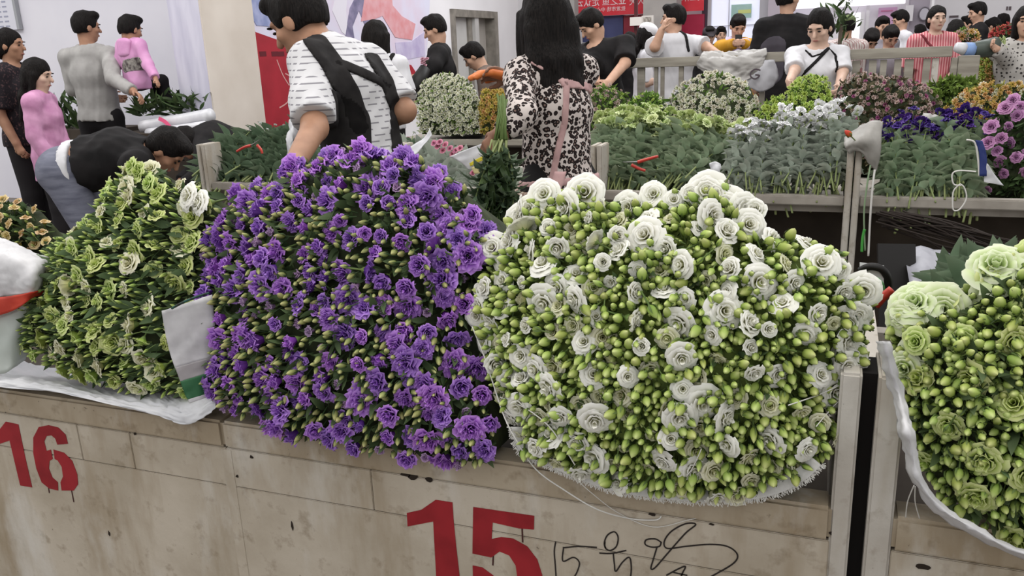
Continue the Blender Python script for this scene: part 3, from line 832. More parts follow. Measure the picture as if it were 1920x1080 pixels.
# --- white bundle
ol = [(965, 410), (1000, 378), (1060, 362), (1110, 358), (1150, 395), (1210, 378), (1240, 372), (1300, 360), (1375, 358), (1425, 395), (1435, 435), (1500, 455), (1580, 475), (1595, 525), (1625, 560), (1635, 610), (1615, 690), (1590, 725), (1555, 770), (1575, 825), (1540, 865), (1490, 895),
      (1400, 930), (1300, 932), (1150, 908), (1060, 872), (985, 846), (965, 800), (935, 740), (912, 660), (895, 590), (908, 535), (935, 475)]
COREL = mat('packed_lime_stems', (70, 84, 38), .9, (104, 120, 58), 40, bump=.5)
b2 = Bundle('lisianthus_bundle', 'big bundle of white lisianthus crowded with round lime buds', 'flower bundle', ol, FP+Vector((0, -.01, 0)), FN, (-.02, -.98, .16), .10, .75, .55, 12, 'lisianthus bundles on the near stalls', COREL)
own = []
top = lambda a, b, ro: .30+.9*max(0, min(1, (b+.05)/.25))+(.3 if ro > .8 else 0)
b2.organs('flower', F_WHI, 104, .030, (.017, .033), (.000, .020), [WHI, STEMG], .45, where=top, own=own)
b2.organs('cream_flower', F_CRM, 52, .030, (.015, .026), (-.014, .006), [CRM, STEMG], .45, own=own)
b2.organs('bud', B_GRN+B_SLM, 820, .0115, (.0080, .0158), (.000, .024), [BUDG, STEMG], .4, avoid=(own, .016, .9), stuffname='bud_mass', weights=[3, 3, 3, 1, 1, 1])
b2.organs('bud', B_GRN, 900, .0105, (.0085, .014), (-.016, .002), [BUDG, STEMG], .4, stuffname='inner_bud_mass', maxobj=0)
b2.leaves(340, (.025, .045), [LEAFG], LF, lift=(-.02, .01), nobj=30)
# --- left bundle of greenish lisianthus, heads turned to the left
ol = [(225, 350), (255, 312), (300, 312), (330, 345), (400, 362), (412, 400), (400, 460), (388, 540), (378, 620), (380, 735), (330, 738), (260, 735), (180, 712), (100, 682), (45, 655), (52, 600), (88, 520), (110, 468), (160, 428), (215, 410)]
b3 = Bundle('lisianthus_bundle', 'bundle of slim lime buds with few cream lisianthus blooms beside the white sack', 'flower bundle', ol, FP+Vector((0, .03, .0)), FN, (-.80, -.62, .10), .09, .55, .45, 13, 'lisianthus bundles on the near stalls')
own = []
b3.organs('flower', F_LIM+F_LIM+F_CRM, 100, .030, (.020, .034), (.0, .02), [LIM, STEMG], .35, own=own, axis=(-.45, -.85, .25))
b3.organs('white_flower', F_WHI, 18, .05, (.022, .030), (.0, .02), [WHI, STEMG], .3, own=own, axis=(-.4, -.85, .3), where=lambda a, b, ro: .25+(1.0 if b > .12 else 0))
b3.organs('bud', B_SLM, 520, .0135, (.0070, .0120), (.004, .03), [BUDG, STEMG], .24, avoid=(own, .024, .9), stuffname='bud_mass', aspect=.9)
b3.leaves(760, (.03, .055), [LEAFG], LF, lift=(-.01, .025), jit=.3, nobj=30)
# --- right bundle, big green-edged blooms on top
ol = [(1672, 600), (1720, 560), (1790, 575), (1830, 520), (1900, 470), (1990, 470), (2080, 540), (2140, 700), (2140, 900), (2060, 1020), (1920, 1015), (1830, 975), (1765, 930), (1722, 850), (1700, 770), (1680, 690)]
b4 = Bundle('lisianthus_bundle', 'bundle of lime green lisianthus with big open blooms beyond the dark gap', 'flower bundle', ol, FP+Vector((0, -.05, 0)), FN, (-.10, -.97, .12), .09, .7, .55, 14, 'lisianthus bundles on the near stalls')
own = []
b4.organs('flower', F_LIM, 60, .05, (.024, .034), (-.01, .012), [LIM, STEMG], .3, own=own)
b4.organs('bud', B_GRN, 420, .0135, (.0075, .0145), (.000, .024), [BUDG, STEMG], .4, avoid=(own, .02, .85), stuffname='bud_mass')
b4.organs('bud', B_GRN, 500, .0115, (.0085, .014), (-.016, .002), [BUDG, STEMG], .4, stuffname='inner_bud_mass', maxobj=0)
b4.leaves(420, (.03, .055), [LEAFG], LF, lift=(-.015, .02), nobj=30)
BIGM = plant('pale_green_bloom', (138, 168, 72), (196, 212, 150), (226, 230, 206), .06, .008, .3)
F_BIG = variants('big_bloom', 4, flower_raw, [BIGM, STEMG], ruffle=.4, flare=1.0, hgt=.8, curl=.8, ns=9, ntt=8)
for i, (x, y, r, dv) in enumerate([(1715, 568, .040, (-.3, -.6, .75)), (1768, 580, .040, (.0, -.95, .3)), (1688, 596, .026, (-.5, -.8, .2)), (1868, 500, .046, (-.1, -.6, .8)), (1880, 560, .046, (-.15, -.95, .1)), (1940, 520, .045, (.2, -.8, .5)), (1735, 665, .036, (-.2, -.97, .1)), (1695, 690, .03, (-.4, -.9, .05))]):
    p = onP(x, y, FP+Vector((0, -.075, .03)), FN)
    put('flower', F_BIG[i % 4], place_matrix(p-Vector(dv).normalized()*r*.4, dv, i*1.3, r), b4.root)
# a few set-piece blooms on the other bundles, as in the stall
for bb, me, L_ in ((b2, F_WHI, [(1108, 372, .040), (1030, 372, .030), (1330, 368, .036), (1362, 395, .036), (1300, 372, .026), (1418, 402, .028), (1232, 372, .026), (985, 415, .028), (935, 470, .030), (1002, 400, .028), (1345, 375, .03), (1570, 505, .028), (1618, 545, .032), (1590, 605, .028), (1592, 672, .030), (1265, 608, .030), (1360, 632, .028), (918, 545, .026), (905, 592, .024)]),
                   (b3, F_LIM, [(285, 330, .030), (303, 350, .028), (270, 318, .026)]), (b3, F_WHI, [(376, 375, .034), (395, 388, .030), (232, 590, .028), (252, 606, .030)]),
                   (b1, F_PUR, [(565, 322, .030), (690, 290, .028), (628, 305, .026), (770, 305, .028), (825, 350, .032), (905, 412, .030), (545, 420, .036), (585, 372, .032), (655, 415, .032), (640, 300, .026)])):
    for i, (x, y, r) in enumerate(L_):
        p = onP(x, y, FP, FN)+FN*.02
        d = Vector((bb.axis.x*.5, -.9, .45 if y < 480 else .1))
        put('flower', me[i % len(me)], place_matrix(p, d, i*2.1, r), bb.root)

# ------------------------------------------------------------------ spray and stock bundles across the aisle
def spray(name, label, ol, Y, mats_f, nf, size, spacing, leafm, nl, axis=(-.1, -.9, .35), bulge=.10, seed=3, depth=.35, lift=(0, .03), fm=None, nrm=(0, -.80, .6), zb=None, group='spray flower bundles behind the aisle', lsz=(.03, .06)):
    n = Vector(nrm).normalized()
    yb = max(q[1] for q in ol); xb = sum(q[0] for q in ol)/len(ol)
    p0 = onY(xb, yb, Y)
    b = Bundle(name, label, 'flower bundle', ol, p0, n, axis, bulge, .8, depth, seed, group)
    tot = sum(nf)
    lv = variants(name+'_leaf%d' % seed, 2, leaf_raw, [leafm])
    for k, (m, cnt) in enumerate(zip(mats_f, nf)):
        me = fm[k] if fm else variants(name+'_blossom%d%d' % (seed, k), 3, daisy_raw, [m, leafm])
        b.organs('blossom', me, cnt, spacing, size, lift, [m, leafm], .35, stuffname='blossom_mass', maxobj=max(40, int(300*cnt/tot)))
    b.leaves(nl, lsz, [leafm], lv, lift=(-.01, .025), jit=.5)
    return b
DLEAF = plant('dark_leaf', (44, 58, 34), (58, 76, 42), (72, 92, 54), .25, .015, .15)
MLEAF = plant('fresh_leaf', (70, 92, 40), (92, 118, 50), (116, 142, 68), .25, .015, .2)
SW = plant('spray_white', (170, 172, 120), (204, 204, 180), (220, 219, 208), .08, .006, .2)
SWP = plant('spray_ivory', (150, 140, 110), (196, 190, 172), (214, 210, 198), .12, .008, .2)
SY = plant('spray_yellow', (140, 120, 40), (170, 146, 66), (190, 162, 96), .2, .02, .2)
SPK = plant('spray_blush', (130, 104, 96), (176, 150, 142), (196, 176, 170), .2, .01, .2)
SMG = plant('spray_magenta', (110, 44, 84), (146, 70, 116), (170, 98, 140), .2, .012, .2)
SLM = plant('spray_lime', (126, 150, 48), (160, 184, 80), (190, 208, 124), .18, .012, .25)
SOR = plant('spray_orange', (160, 104, 50), (190, 140, 84), (204, 168, 120), .18, .02, .2)
PNK = plant('pink_petal', (120, 66, 116), (168, 110, 160), (196, 148, 188), .15, .012, .25)
TY = 5.72
spray('white_spray_bundle', 'tall round bundle of small white blossoms standing on the board edge', [(785, 250), (782, 200), (790, 160), (815, 145), (845, 140), (870, 145), (890, 165), (902, 200), (905, 252), (840, 256)], TY, [SW], [380], (.013, .019), .018, MLEAF, 380, seed=21)
spray('yellow_spray_bundle', 'ochre yellow spray bundle beside the white blossoms and leopard blouse', [(903, 252), (900, 205), (905, 172), (930, 168), (955, 175), (985, 190), (985, 250)], TY, [SY, SOR], [150, 60], (.014, .02), .018, plant('ochre_leaf', (96, 92, 34), (120, 114, 42), (140, 132, 60), .25, .02, .2), 260, seed=22)
spray('blush_spray_bundle', 'dark leafy spray bundle with tiny blush blossoms beside the leopard blouse', [(1085, 300), (1085, 190), (1115, 165), (1150, 160), (1180, 180), (1195, 240), (1190, 300)], 5.1, [SPK, SLM], [110, 30], (.010, .015), .02, MLEAF, 500, seed=23)
spray('green_spray_bundle', 'leafy green spray bundle with a few pale blossoms', [(1165, 305), (1160, 215), (1185, 190), (1215, 172), (1245, 185), (1262, 220), (1270, 305)], 5.0, [SLM, SW], [60, 40], (.012, .017), .02, MLEAF, 620, seed=24)
spray('white_carnation_bundle', 'heaped bundle of ivory white spray carnations', [(1255, 310), (1250, 210), (1262, 172), (1300, 150), (1345, 133), (1375, 145), (1410, 162), (1422, 200), (1430, 310)], 5.0, [SW, SWP], [210, 170], (.013, .019), .017, MLEAF, 200, seed=25)
spray('lime_spray_bundle', 'fluffy bright lime green spray bundle', [(1400, 320), (1402, 240), (1425, 200), (1470, 180), (1495, 150), (1525, 140), (1555, 155), (1565, 200), (1570, 260), (1560, 320)], 4.95, [SLM], [340], (.013, .02), .017, MLEAF, 260, seed=26)
spray('mixed_spray_bundle', 'dark mixed spray bundle with scattered blush and magenta blossoms', [(1560, 330), (1560, 200), (1570, 155), (1620, 140), (1690, 145), (1740, 165), (1765, 190), (1765, 330)], 4.95, [SPK, SMG], [230, 70], (.010, .015), .018, plant('brown_green_leaf', (58, 52, 38), (78, 72, 50), (98, 90, 66), .25, .02, .15), 700, seed=27)
spray('orange_spray_bundle', 'golden and peach spray bundle beside the pink lisianthus', [(1755, 300), (1765, 210), (1800, 175), (1850, 158), (1920, 158), (1980, 170), (1980, 300)], 4.95, [SY, SOR, SW], [150, 120, 50], (.014, .021), .019, plant('ochre_leaf', (96, 92, 34)), 300, seed=28) if False else spray('orange_spray_bundle', 'golden and peach spray bundle beside the pink lisianthus', [(1755, 300), (1765, 210), (1800, 175), (1850, 158), (1920, 158), (1980, 170), (1980, 300)], 4.95, [SY, SOR, SW], [150, 120, 50], (.014, .021), .019, MATS['ochre_leaf'], 300, seed=28)
F_PNK = variants('pink_bloom', 3, flower_raw, [PNK, DLEAF], ruffle=.8, flare=.95, hgt=1.0)
bp_ = spray('pink_lisianthus_bundle', 'dark leafy bundle edged with ruffled pink lisianthus', [(1845, 370), (1848, 250), (1862, 215), (1885, 185), (1940, 180), (2000, 200), (2000, 375), (1900, 378)], 4.3, [PNK], [26], (.022, .032), .05, DLEAF, 560, seed=29, fm=[F_PNK], axis=(-.5, -.8, .2), lsz=(.04, .08))
for i, (x, y, r) in enumerate([(1862, 240, .036), (1888, 205, .036), (1855, 270, .034), (1880, 262, .03), (1902, 190, .032), (1872, 285, .026), (1910, 220, .03)]):
    put('flower', F_PNK[i % 3], place_matrix(onY(x, y, 4.22), (-.5, -.7, .5), i*1.7, r), bp_.root)

def stock_raw(seed, nl=18, bare=.18, spread=.8):
    """cut stem along +Z (unit length) with long grey-green leaves on its upper part"""
    rg = random.Random(seed); V = []; F = []; tip = []; mi = []
    bx, by = rg.uniform(-.08, .08), rg.uniform(-.08, .08)
    cen = lambda z: (bx*math.sin(z*3), by*math.sin(z*2.6+.4))
    for i in range(6):
        z = i/5; cx, cy = cen(z); r = .011-.004*z
        for j in range(5): V.append((cx+r*math.cos(1.2566*j), cy+r*math.sin(1.2566*j), z)); tip.append(.2+.5*(1-z))
    for i in range(5):
        for j in range(5): F.append((i*5+j, i*5+(j+1) % 5, (i+1)*5+(j+1) % 5, (i+1)*5+j)); mi.append(0)
    F.append((4, 3, 2, 1, 0)); mi.append(0)
    for q in range(nl):
        z = bare+(.86-bare)*(q+rg.random())/nl; th = q*2.4+rg.uniform(-.4, .4); cx, cy = cen(z); k = len(V)
        Ln = rg.uniform(.17, .27); W = rg.uniform(.070, .115); el = rg.uniform(.5, 1.15)*(.6+.4*z)
        dr = Vector((math.cos(th)*math.cos(el)*spread*1.6, math.sin(th)*math.cos(el)*spread*1.6, math.sin(el))).normalized()
        sd = dr.cross(Vector((0, 0, 1))).normalized(); nn = sd.cross(dr)
        for i in range(5):
            t = i/4; w = W*math.sin(math.pi*min(1, t**.85*.95+.05))*.5
            c_ = Vector((cx, cy, z))+dr*Ln*t-nn*(-.03)*math.sin(t*3.1)-Vector((0, 0, .09*t*t))
            for s_ in (-1, 0, 1):
                p = c_+sd*s_*w+nn*abs(s_)*w*.35; V.append(tuple(p)); tip.append(t)
        grid_faces(F, mi, k, 5, 3, 1)
    return raw(V, F, tip, mi)
STKS = plant('stock_stem', (92, 106, 62), (124, 136, 88), (168, 174, 128), .12, .01, 0)
STKL = plant('stock_leaf', (140, 150, 138), (168, 176, 164), (192, 197, 188), .22, .01, .12)
STKG = plant('stock_leaf_green', (116, 136, 108), (146, 162, 134), (174, 185, 160), .22, .01, .15)
STKD = plant('stock_leaf_deep', (78, 96, 74), (98, 118, 94), (128, 144, 120), .22, .01, .12)
ST_GREY = variants('stock_stem_grey', 4, stock_raw, [STKS, STKL])
ST_GRN = variants('stock_stem_green', 4, stock_raw, [STKS, STKG])
ST_DEEP = variants('stock_stem_deep', 4, stock_raw, [STKS, STKD], spread=.8, bare=.15, nl=16)
PVI = plant('deep_violet_petal', (40, 24, 84), (66, 40, 118), (92, 62, 150), .2, .01, .2)
PGR = plant('pale_green_petal', (150, 170, 92), (190, 204, 138), (214, 222, 176), .1, .01, .25)
LPU = plant('pinkish_petal', (150, 90, 110), (186, 130, 148), (204, 164, 176), .15, .01, .25)
def ball_bloom(tagname, m, leafm): return variants(tagname, 3, flower_raw, [m, leafm], ruffle=.7, flare=.85, hgt=.9, ns=7, ntt=5, layers=4, petals=(3, 4, 5, 6))
H_WHI = ball_bloom('stock_white_head', plant('stock_white', (206, 208, 200), (222, 222, 222), (232, 232, 234), .05, .004, .2), STKS)
H_VIO = ball_bloom('stock_violet_head', PVI, STKS)
H_PGR = ball_bloom('stock_green_head', PGR, STKS)
H_PNK = ball_bloom('stock_pink_head', LPU, STKS)
def stock(label, n, bx, by, tx, ty, Yb, Yt, stems, heads, hr, seed, group='cut stock bundles on the stalls across the aisle', cluster=3, jx=14, jy=12, name='stock_bundle', thick=1.0):
    """stems lying from the rim up to their heads; bx,by,tx,ty are functions of 0..1 along the bundle"""
    rg = random.Random(seed); c = onY((bx(.5)+tx(.5))/2, by(.5), Yb)
    r = empty(name, (c.x, c.y+.15, min(c.z, .74)), label, 'flower bundle', group)
    for i in range(n):
        f = (i+rg.random())/n; lay = rg.random()
        b = onY(bx(f)+rg.gauss(0, jx), by(f)+rg.gauss(0, jy), Yb+.12*lay*thick)
        t = onY(tx(f)+rg.gauss(0, jx*.5), ty(f)+rg.gauss(0, jy*.6)+(1-lay)*12, Yt+.25*lay*thick)
        d = t-b; Ln = d.length
        SM = place_matrix(b, d, rg.random()*6.28, Ln); st = put('stem', rg.choice(stems), SM, r)
        if heads:
            for q in range(cluster):
                hd = (d.normalized()*.7+Vector((rg.gauss(0, .35), rg.gauss(-.25, .35), rg.gauss(.1, .3)))).normalized()
                hp = t+Vector((rg.gauss(0, hr*.8), rg.gauss(-hr*.3, hr*.6), rg.gauss(0, hr*.7)))
                sub('blossom', rg.choice(heads), place_matrix(hp+d.normalized()*.02, hd, rg.random()*6, hr*rg.uniform(.8, 1.2)), st, SM)
    return r
L2 = lambda *p: (lambda f: float(np.interp(f, np.linspace(0, 1, len(p)), p)))
stock('bundle of pale green stock with scissors lying on its leaves', 84, L2(1122, 1150, 1190, 1245, 1300), L2(335, 362, 370, 368, 352), L2(1140, 1175, 1240, 1310, 1385), L2(232, 222, 238, 232, 262), 4.12, 4.45, ST_GRN, H_PGR, .034, 41, cluster=4)
stock('upright bundle of white stock with pale bare stem ends over the rim', 76, L2(1375, 1420, 1480, 1540, 1585), L2(358, 374, 376, 368, 358), L2(1385, 1430, 1490, 1545, 1580), L2(258, 246, 230, 222, 214), 4.07, 4.32, ST_GREY, H_WHI, .028, 42, cluster=3, jy=16)
stock('bundle of dark purple stock with stems trailing over the rim', 66, L2(1655, 1690, 1740, 1790, 1815), L2(385, 402, 384, 380, 402), L2(1660, 1700, 1745, 1790, 1830), L2(258, 252, 248, 240, 236), 4.06, 4.34, ST_GRN, H_VIO, .029, 43, cluster=3, jy=18)
stock('bundle of dark green leafy stems with red scissors on it behind the lime bundle', 60, L2(360, 385, 420, 460, 500), L2(345, 362, 368, 366, 350), L2(440, 470, 505, 540, 570), L2(262, 246, 240, 240, 250), 4.05, 4.5, ST_DEEP, H_WHI, .013, 44, cluster=1)
stock('bundle of grey green leafy stems behind the purple lisianthus', 60, L2(720, 780, 850, 900, 950), L2(345, 365, 375, 385, 390), L2(745, 790, 830, 870, 930), L2(262, 272, 284, 300, 310), 4.05, 4.5, ST_GREY, H_PNK, .014, 45, cluster=1, name='stock_bundle')
stock('leafy bundle under the bent arm of the man in the apron', 34, L2(500, 560, 640, 720), L2(350, 355, 350, 345), L2(540, 600, 680, 770), L2(262, 270, 262, 246), 4.1, 4.5, ST_DEEP, H_WHI, .014, 46, cluster=1)

# ------------------------------------------------------------------ people: smooth-blended continuous figures
class SD:
    def __init__(s): s.p = []
    def _add(s, fn, lo, hi, op, k): s.p.append((fn, np.array(lo, np.float32), np.array(hi, np.float32), op, k)); return s
    def cap(s, a, b, ra, rb, k=.02, op='u', flat=0):
        a = np.array(a, np.float32); b = np.array(b, np.float32); ab = b-a; L2_ = float(ab @ ab)+1e-9; ax = ab/math.sqrt(L2_)
        def fn(P):
            t0 = ((P-a) @ ab)/L2_; t = np.clip(t0, 0, 1)
            d = np.linalg.norm(P-a-t[..., None]*ab, axis=-1)-(ra+(rb-ra)*t)
            if flat >= 1: d = np.maximum(d, (P-b) @ ax)
            if flat >= 2: d = np.maximum(d, -((P-a) @ ax))
            return d
        r = max(ra, rb); return s._add(fn, np.minimum(a, b)-r, np.maximum(a, b)+r, op, k)
    def ecap(s, a, b, r0, r1, side, k=.03, op='u', flat=0):
        a = np.array(a, np.float32); b = np.array(b, np.float32); ab = b-a; L2_ = float(ab @ ab)+1e-9; ax = ab/math.sqrt(L2_)
        sd = np.array(side, np.float32); sd = sd-ax*(sd @ ax); sd /= np.linalg.norm(sd)+1e-9; fr = np.cross(ax, sd)
        def fn(P):
            q = P-a; t0 = (q @ ab)/L2_; t = np.clip(t0, 0, 1); w = q-t[..., None]*ab
            rx = r0[0]+(r1[0]-r0[0])*t; ry = r0[1]+(r1[1]-r0[1])*t; m = np.minimum(rx, ry)
            u = w @ sd; v = w @ fr; z = (t0-t)*math.sqrt(L2_)
            d = (np.sqrt((u/rx)**2+(v/ry)**2+(z/m)**2)-1)*m
            if flat: d = np.maximum(d, (P-b) @ ax)
            if flat >= 2: d = np.maximum(d, -((P-a) @ ax))
            return d
        r = max(*r0, *r1); return s._add(fn, np.minimum(a, b)-r, np.maximum(a, b)+r, op, k)
    def ell(s, c, r, M=None, k=.015, op='u'):
        c = np.array(c, np.float32); r = np.array(r, np.float32); Mm = np.eye(3, dtype=np.float32) if M is None else np.array(M, np.float32)
        def fn(P):
            q = (P-c) @ Mm
            k0 = np.linalg.norm(q/r, axis=-1); k1 = np.linalg.norm(q/(r*r), axis=-1)+1e-6
            return k0*(k0-1)/k1
        R = float(r.max()); return s._add(fn, c-R, c+R, op, k)
    def plane(s, p, n):
        p = np.array(p, np.float32); n = np.array(n, np.float32); n = n/np.linalg.norm(n)
        return s._add(lambda P: (P-p) @ n, [-99]*3, [99]*3, 'i', 0)
    def field(s, fn): return s._add(fn, [-99]*3, [99]*3, 'i', 0)
    def box(s): 
        lo = np.min([q[1] for q in s.p if q[3] == 'u'], axis=0); hi = np.max([q[2] for q in s.p if q[3] == 'u'], axis=0); return lo, hi
    def grid(s, res, lo=None, hi=None, pad=.03):
        if lo is None: lo, hi = s.box()
        lo = lo-pad; hi = hi+pad
        n = np.ceil((hi-lo)/res).astype(int)+1
        ax = [lo[i]+res*np.arange(n[i], dtype=np.float32) for i in range(3)]
        D = np.full(n, .15, np.float32)
        for fn, a, b, op, k in s.p:
            m = k+.03 if op != 'i' else 0
            i0 = [max(0, int((a[i]-m-lo[i])/res)) for i in range(3)]; i1 = [min(n[i], int((b[i]+m-lo[i])/res)+2) for i in range(3)]
            if any(i1[i] <= i0[i] for i in range(3)): continue
            sl = tuple(slice(i0[i], i1[i]) for i in range(3))
            P = np.stack(np.meshgrid(*[ax[i][sl[i]] for i in range(3)], indexing='ij'), -1)
            d = fn(P).astype(np.float32); C = D[sl]
            if op == 'u':
                h = np.clip(.5+.5*(C-d)/max(k, 1e-4), 0, 1); D[sl] = C+(d-C)*h-k*h*(1-h)
            elif op == 's': D[sl] = np.maximum(C, -d)
            else: D[sl] = np.maximum(C, d)
        return D, lo, res
def nets(D, lo, res, disp=None):
    """surface nets"""
    S = D < 0; n = np.array(D.shape)
    cnt = np.zeros(n-1, np.int8)
    for i in (0, 1):
        for j in (0, 1):
            for k in (0, 1): cnt += S[i:n[0]-1+i, j:n[1]-1+j, k:n[2]-1+k]
    act = (cnt > 0) & (cnt < 8)
    I = np.argwhere(act)
    if len(I) == 0: return np.zeros((0, 3)), []
    idx = -np.ones(n-1, np.int64); idx[act] = np.arange(len(I))
    acc = np.zeros((len(I), 3)); w = np.zeros(len(I))
    co = [(i, j, k) for i in (0, 1) for j in (0, 1) for k in (0, 1)]
    val = {c: D[I[:, 0]+c[0], I[:, 1]+c[1], I[:, 2]+c[2]].astype(float) for c in co}
    for a in co:
        for ax in range(3):
            if a[ax]: continue
            b = list(a); b[ax] = 1; b = tuple(b)
            va, vb = val[a], val[b]; m = (va < 0) != (vb < 0)
            t = np.where(m, va/np.where(m, va-vb, 1), 0)
            p = np.tile(np.array(a, float), (len(I), 1)); p[:, ax] = t
            acc += p*m[:, None]; w += m
    V = lo+res*(I+acc/w[:, None])
    F = []
    for ax in range(3):
        u, v = (ax+1) % 3, (ax+2) % 3
        sl0 = [slice(None)]*3; sl1 = [slice(None)]*3; sl0[ax] = slice(0, -1); sl1[ax] = slice(1, None)
        for q in (u, v): sl0[q] = slice(1, -1); sl1[q] = slice(1, -1)
        a, b = S[tuple(sl0)], S[tuple(sl1)]
        E = np.argwhere(a != b)
        if len(E) == 0: continue
        fl = a[tuple(E.T)]
        E = E.copy(); E[:, u] += 1; E[:, v] += 1
        def cell(du, dv):
            c = E.copy(); c[:, u] -= du; c[:, v] -= dv; return idx[tuple(c.T)]
        q = np.stack([cell(1, 1), cell(0, 1), cell(0, 0), cell(1, 0)], 1)
        q[~fl] = q[~fl][:, ::-1]
        F.append(q)
    return V, np.concatenate(F)
def sd_obj(name, S, res, m, parent, lo=None, hi=None):
    V, F = nets(*S.grid(res, lo, hi))
    if len(V) == 0: return None
    off = np.array(wloc(parent)); V = V-off
    me = bpy.data.meshes.new(name)
    me.vertices.add(len(V)); me.vertices.foreach_set('co', V.astype(np.float32).ravel())
    nf = len(F); me.loops.add(nf*4); me.polygons.add(nf)
    me.loops.foreach_set('vertex_index', F.astype(np.int32).ravel())
    me.polygons.foreach_set('loop_start', np.arange(0, nf*4, 4, dtype=np.int32))
    me.polygons.foreach_set('use_smooth', np.ones(nf, bool))
    me.update(calc_edges=True); me.validate()
    me.materials.append(m)
    return link(bpy.data.objects.new(name, me), parent)
def hd(deg):
    a = math.radians(deg); return Vector((-math.sin(a), math.cos(a), 0))
def stand(x, y, heading, H, lean=0.0, face=None, nod=0.0, z=0.0, sit=False):
    """joints of an upright figure in world metres; heading 0 looks along +Y, 90 along -X"""
    s = H/1.70; f = hd(heading); r = Vector((f.y, -f.x, 0)); o = Vector((x, y, z)); up = Vector((0, 0, 1))
    L = math.radians(lean); u2 = (up*math.cos(L)+f*math.sin(L)); f2 = (f*math.cos(L)-up*math.sin(L))
    hip = o+up*.92*s
    tp = lambda a, b, c: hip+r*a*s+f2*b*s+u2*c*s
    J = dict(s=s, r=r, f=f, f2=f2, u2=u2, base=o, pel=hip, waist=tp(0, 0, .16), chest=tp(0, 0, .34), sh=tp(0, -.01, .485), neck=tp(0, 0, .53),
             shL=tp(-.178, -.01, .475), shR=tp(.178, -.01, .475))
    J['head'] = J['neck']+(u2*.60+up*.40).normalized()*.165*s+f*.02*s
    J['hipL'], J['hipR'] = hip-r*.085*s, hip+r*.085*s
    J['knL'], J['knR'] = hip-r*.09*s-up*.44*s+f*.02*s, hip+r*.09*s-up*.44*s+f*.02*s
    J['anL'], J['anR'] = o-r*.09*s+up*.075*s, o+r*.09*s+up*.075*s
    for q, sg in (('L', -1), ('R', 1)):
        J['el'+q] = J['sh'+q]+r*sg*.045*s-up*.275*s-f*.01; J['wr'+q] = J['el'+q]-up*.22*s+f*.09*s
    J['face'] = math.radians(heading if face is None else face); J['nod'] = math.radians(nod)
    if sit:
        pass
    return J
def headM(J):
    f = Vector((-math.sin(J['face']), math.cos(J['face']), 0)); r = Vector((f.y, -f.x, 0)); up = Vector((0, 0, 1)); n = J['nod']
    f2 = f*math.cos(n)-up*math.sin(n); u2 = up*math.cos(n)+f*math.sin(n)
    return np.array([[r.x, f2.x, u2.x], [r.y, f2.y, u2.y], [r.z, f2.z, u2.z]])
def torso(S, J, e=0, w=1.0, hem=0.0, k=.04):
    s = J['s']; R = J['r']
    if hem: S.ecap(J['pel']-J['u2']*hem*s, J['pel'], (.165*s*w+e, .125*s+e), (.160*s*w+e, .12*s+e), R, k)
    S.ecap(J['pel'], J['waist'], (.158*s*w+e, .115*s+e), (.140*s*w+e, .102*s+e), R, k)
    S.ecap(J['waist'], J['chest'], (.140*s*w+e, .102*s+e), (.165*s*w+e, .118*s+e), R, k)
    S.ecap(J['chest'], J['sh'], (.165*s*w+e, .115*s+e), (.15*s*w+e, .078*s+e), R, k)
    for q in 'LR': S.cap(J['neck']-J['u2']*.025*s, J['sh'+q], .05*s+e, .056*s+e*.8, .03)
def arms(S, J, e=0, long=True, frac=1.0, flare=0.0, both='LR'):
    s = J['s']
    for q in both:
        a, b, c = J['sh'+q], J['el'+q], J['wr'+q]
        if long:
            S.cap(a, b, .052*s+e, .042*s+e, .03); S.cap(b, b+(c-b)*frac, .042*s+e, .031*s+e+flare, .02, flat=1 if e else 0)
        else:
            S.cap(a, a+(b-a)*frac, .054*s+e, .050*s+e+flare, .03, flat=1)
def legs(S, J, e=0, end=1.0):
    s = J['s']
    for q in 'LR':
        S.cap(J['hip'+q], J['kn'+q], .088*s+e, .058*s+e, .03); S.cap(J['kn'+q], J['kn'+q]+(J['an'+q]-J['kn'+q])*end, .058*s+e, .042*s+e*1.4, .02)
def hand(S, J, q, curl=.6, nrm=None, sc=1.0, glove=0.0):
    s = J['s']*sc; w = J['wr'+q]; d = (w-J['el'+q]).normalized()
    d = J.get('hd'+q, d)
    n = (nrm or (-J['r'] if q == 'R' else J['r'])); n = (n-d*n.dot(d)); n = n.normalized() if n.length > .01 else d.orthogonal().normalized()
    sd = d.cross(n)
    g = glove
    S.ecap(w, w+d*.075*s, (.027*s+g, .016*s+g), (.036*s+g, .014*s+g), sd, .012)
    for i, (o, L_) in enumerate(((-.027, .068), (-.009, .078), (.009, .074), (.026, .058))):
        a = w+d*.078*s+sd*o*s; c1, c2 = curl*.8, curl*1.9
        b = a+(d*math.cos(c1)+n*math.sin(c1))*L_*.5*s; c = b+(d*math.cos(c2)+n*math.sin(c2))*L_*.5*s
        S.cap(a, b, .0088*s+g, .0085*s+g, .004); S.cap(b, c, .0085*s+g, .007*s+g, .003)
    a = w+d*.025*s-sd*.026*s; b = a+(d*.7-sd*.55+n*.35).normalized()*.04*s; c = b+(d*.85-sd*.1+n*.5).normalized()*.03*s
    S.cap(a, b, .012*s+g, .010*s+g, .008); S.cap(b, c, .010*s+g, .0085*s+g, .004)
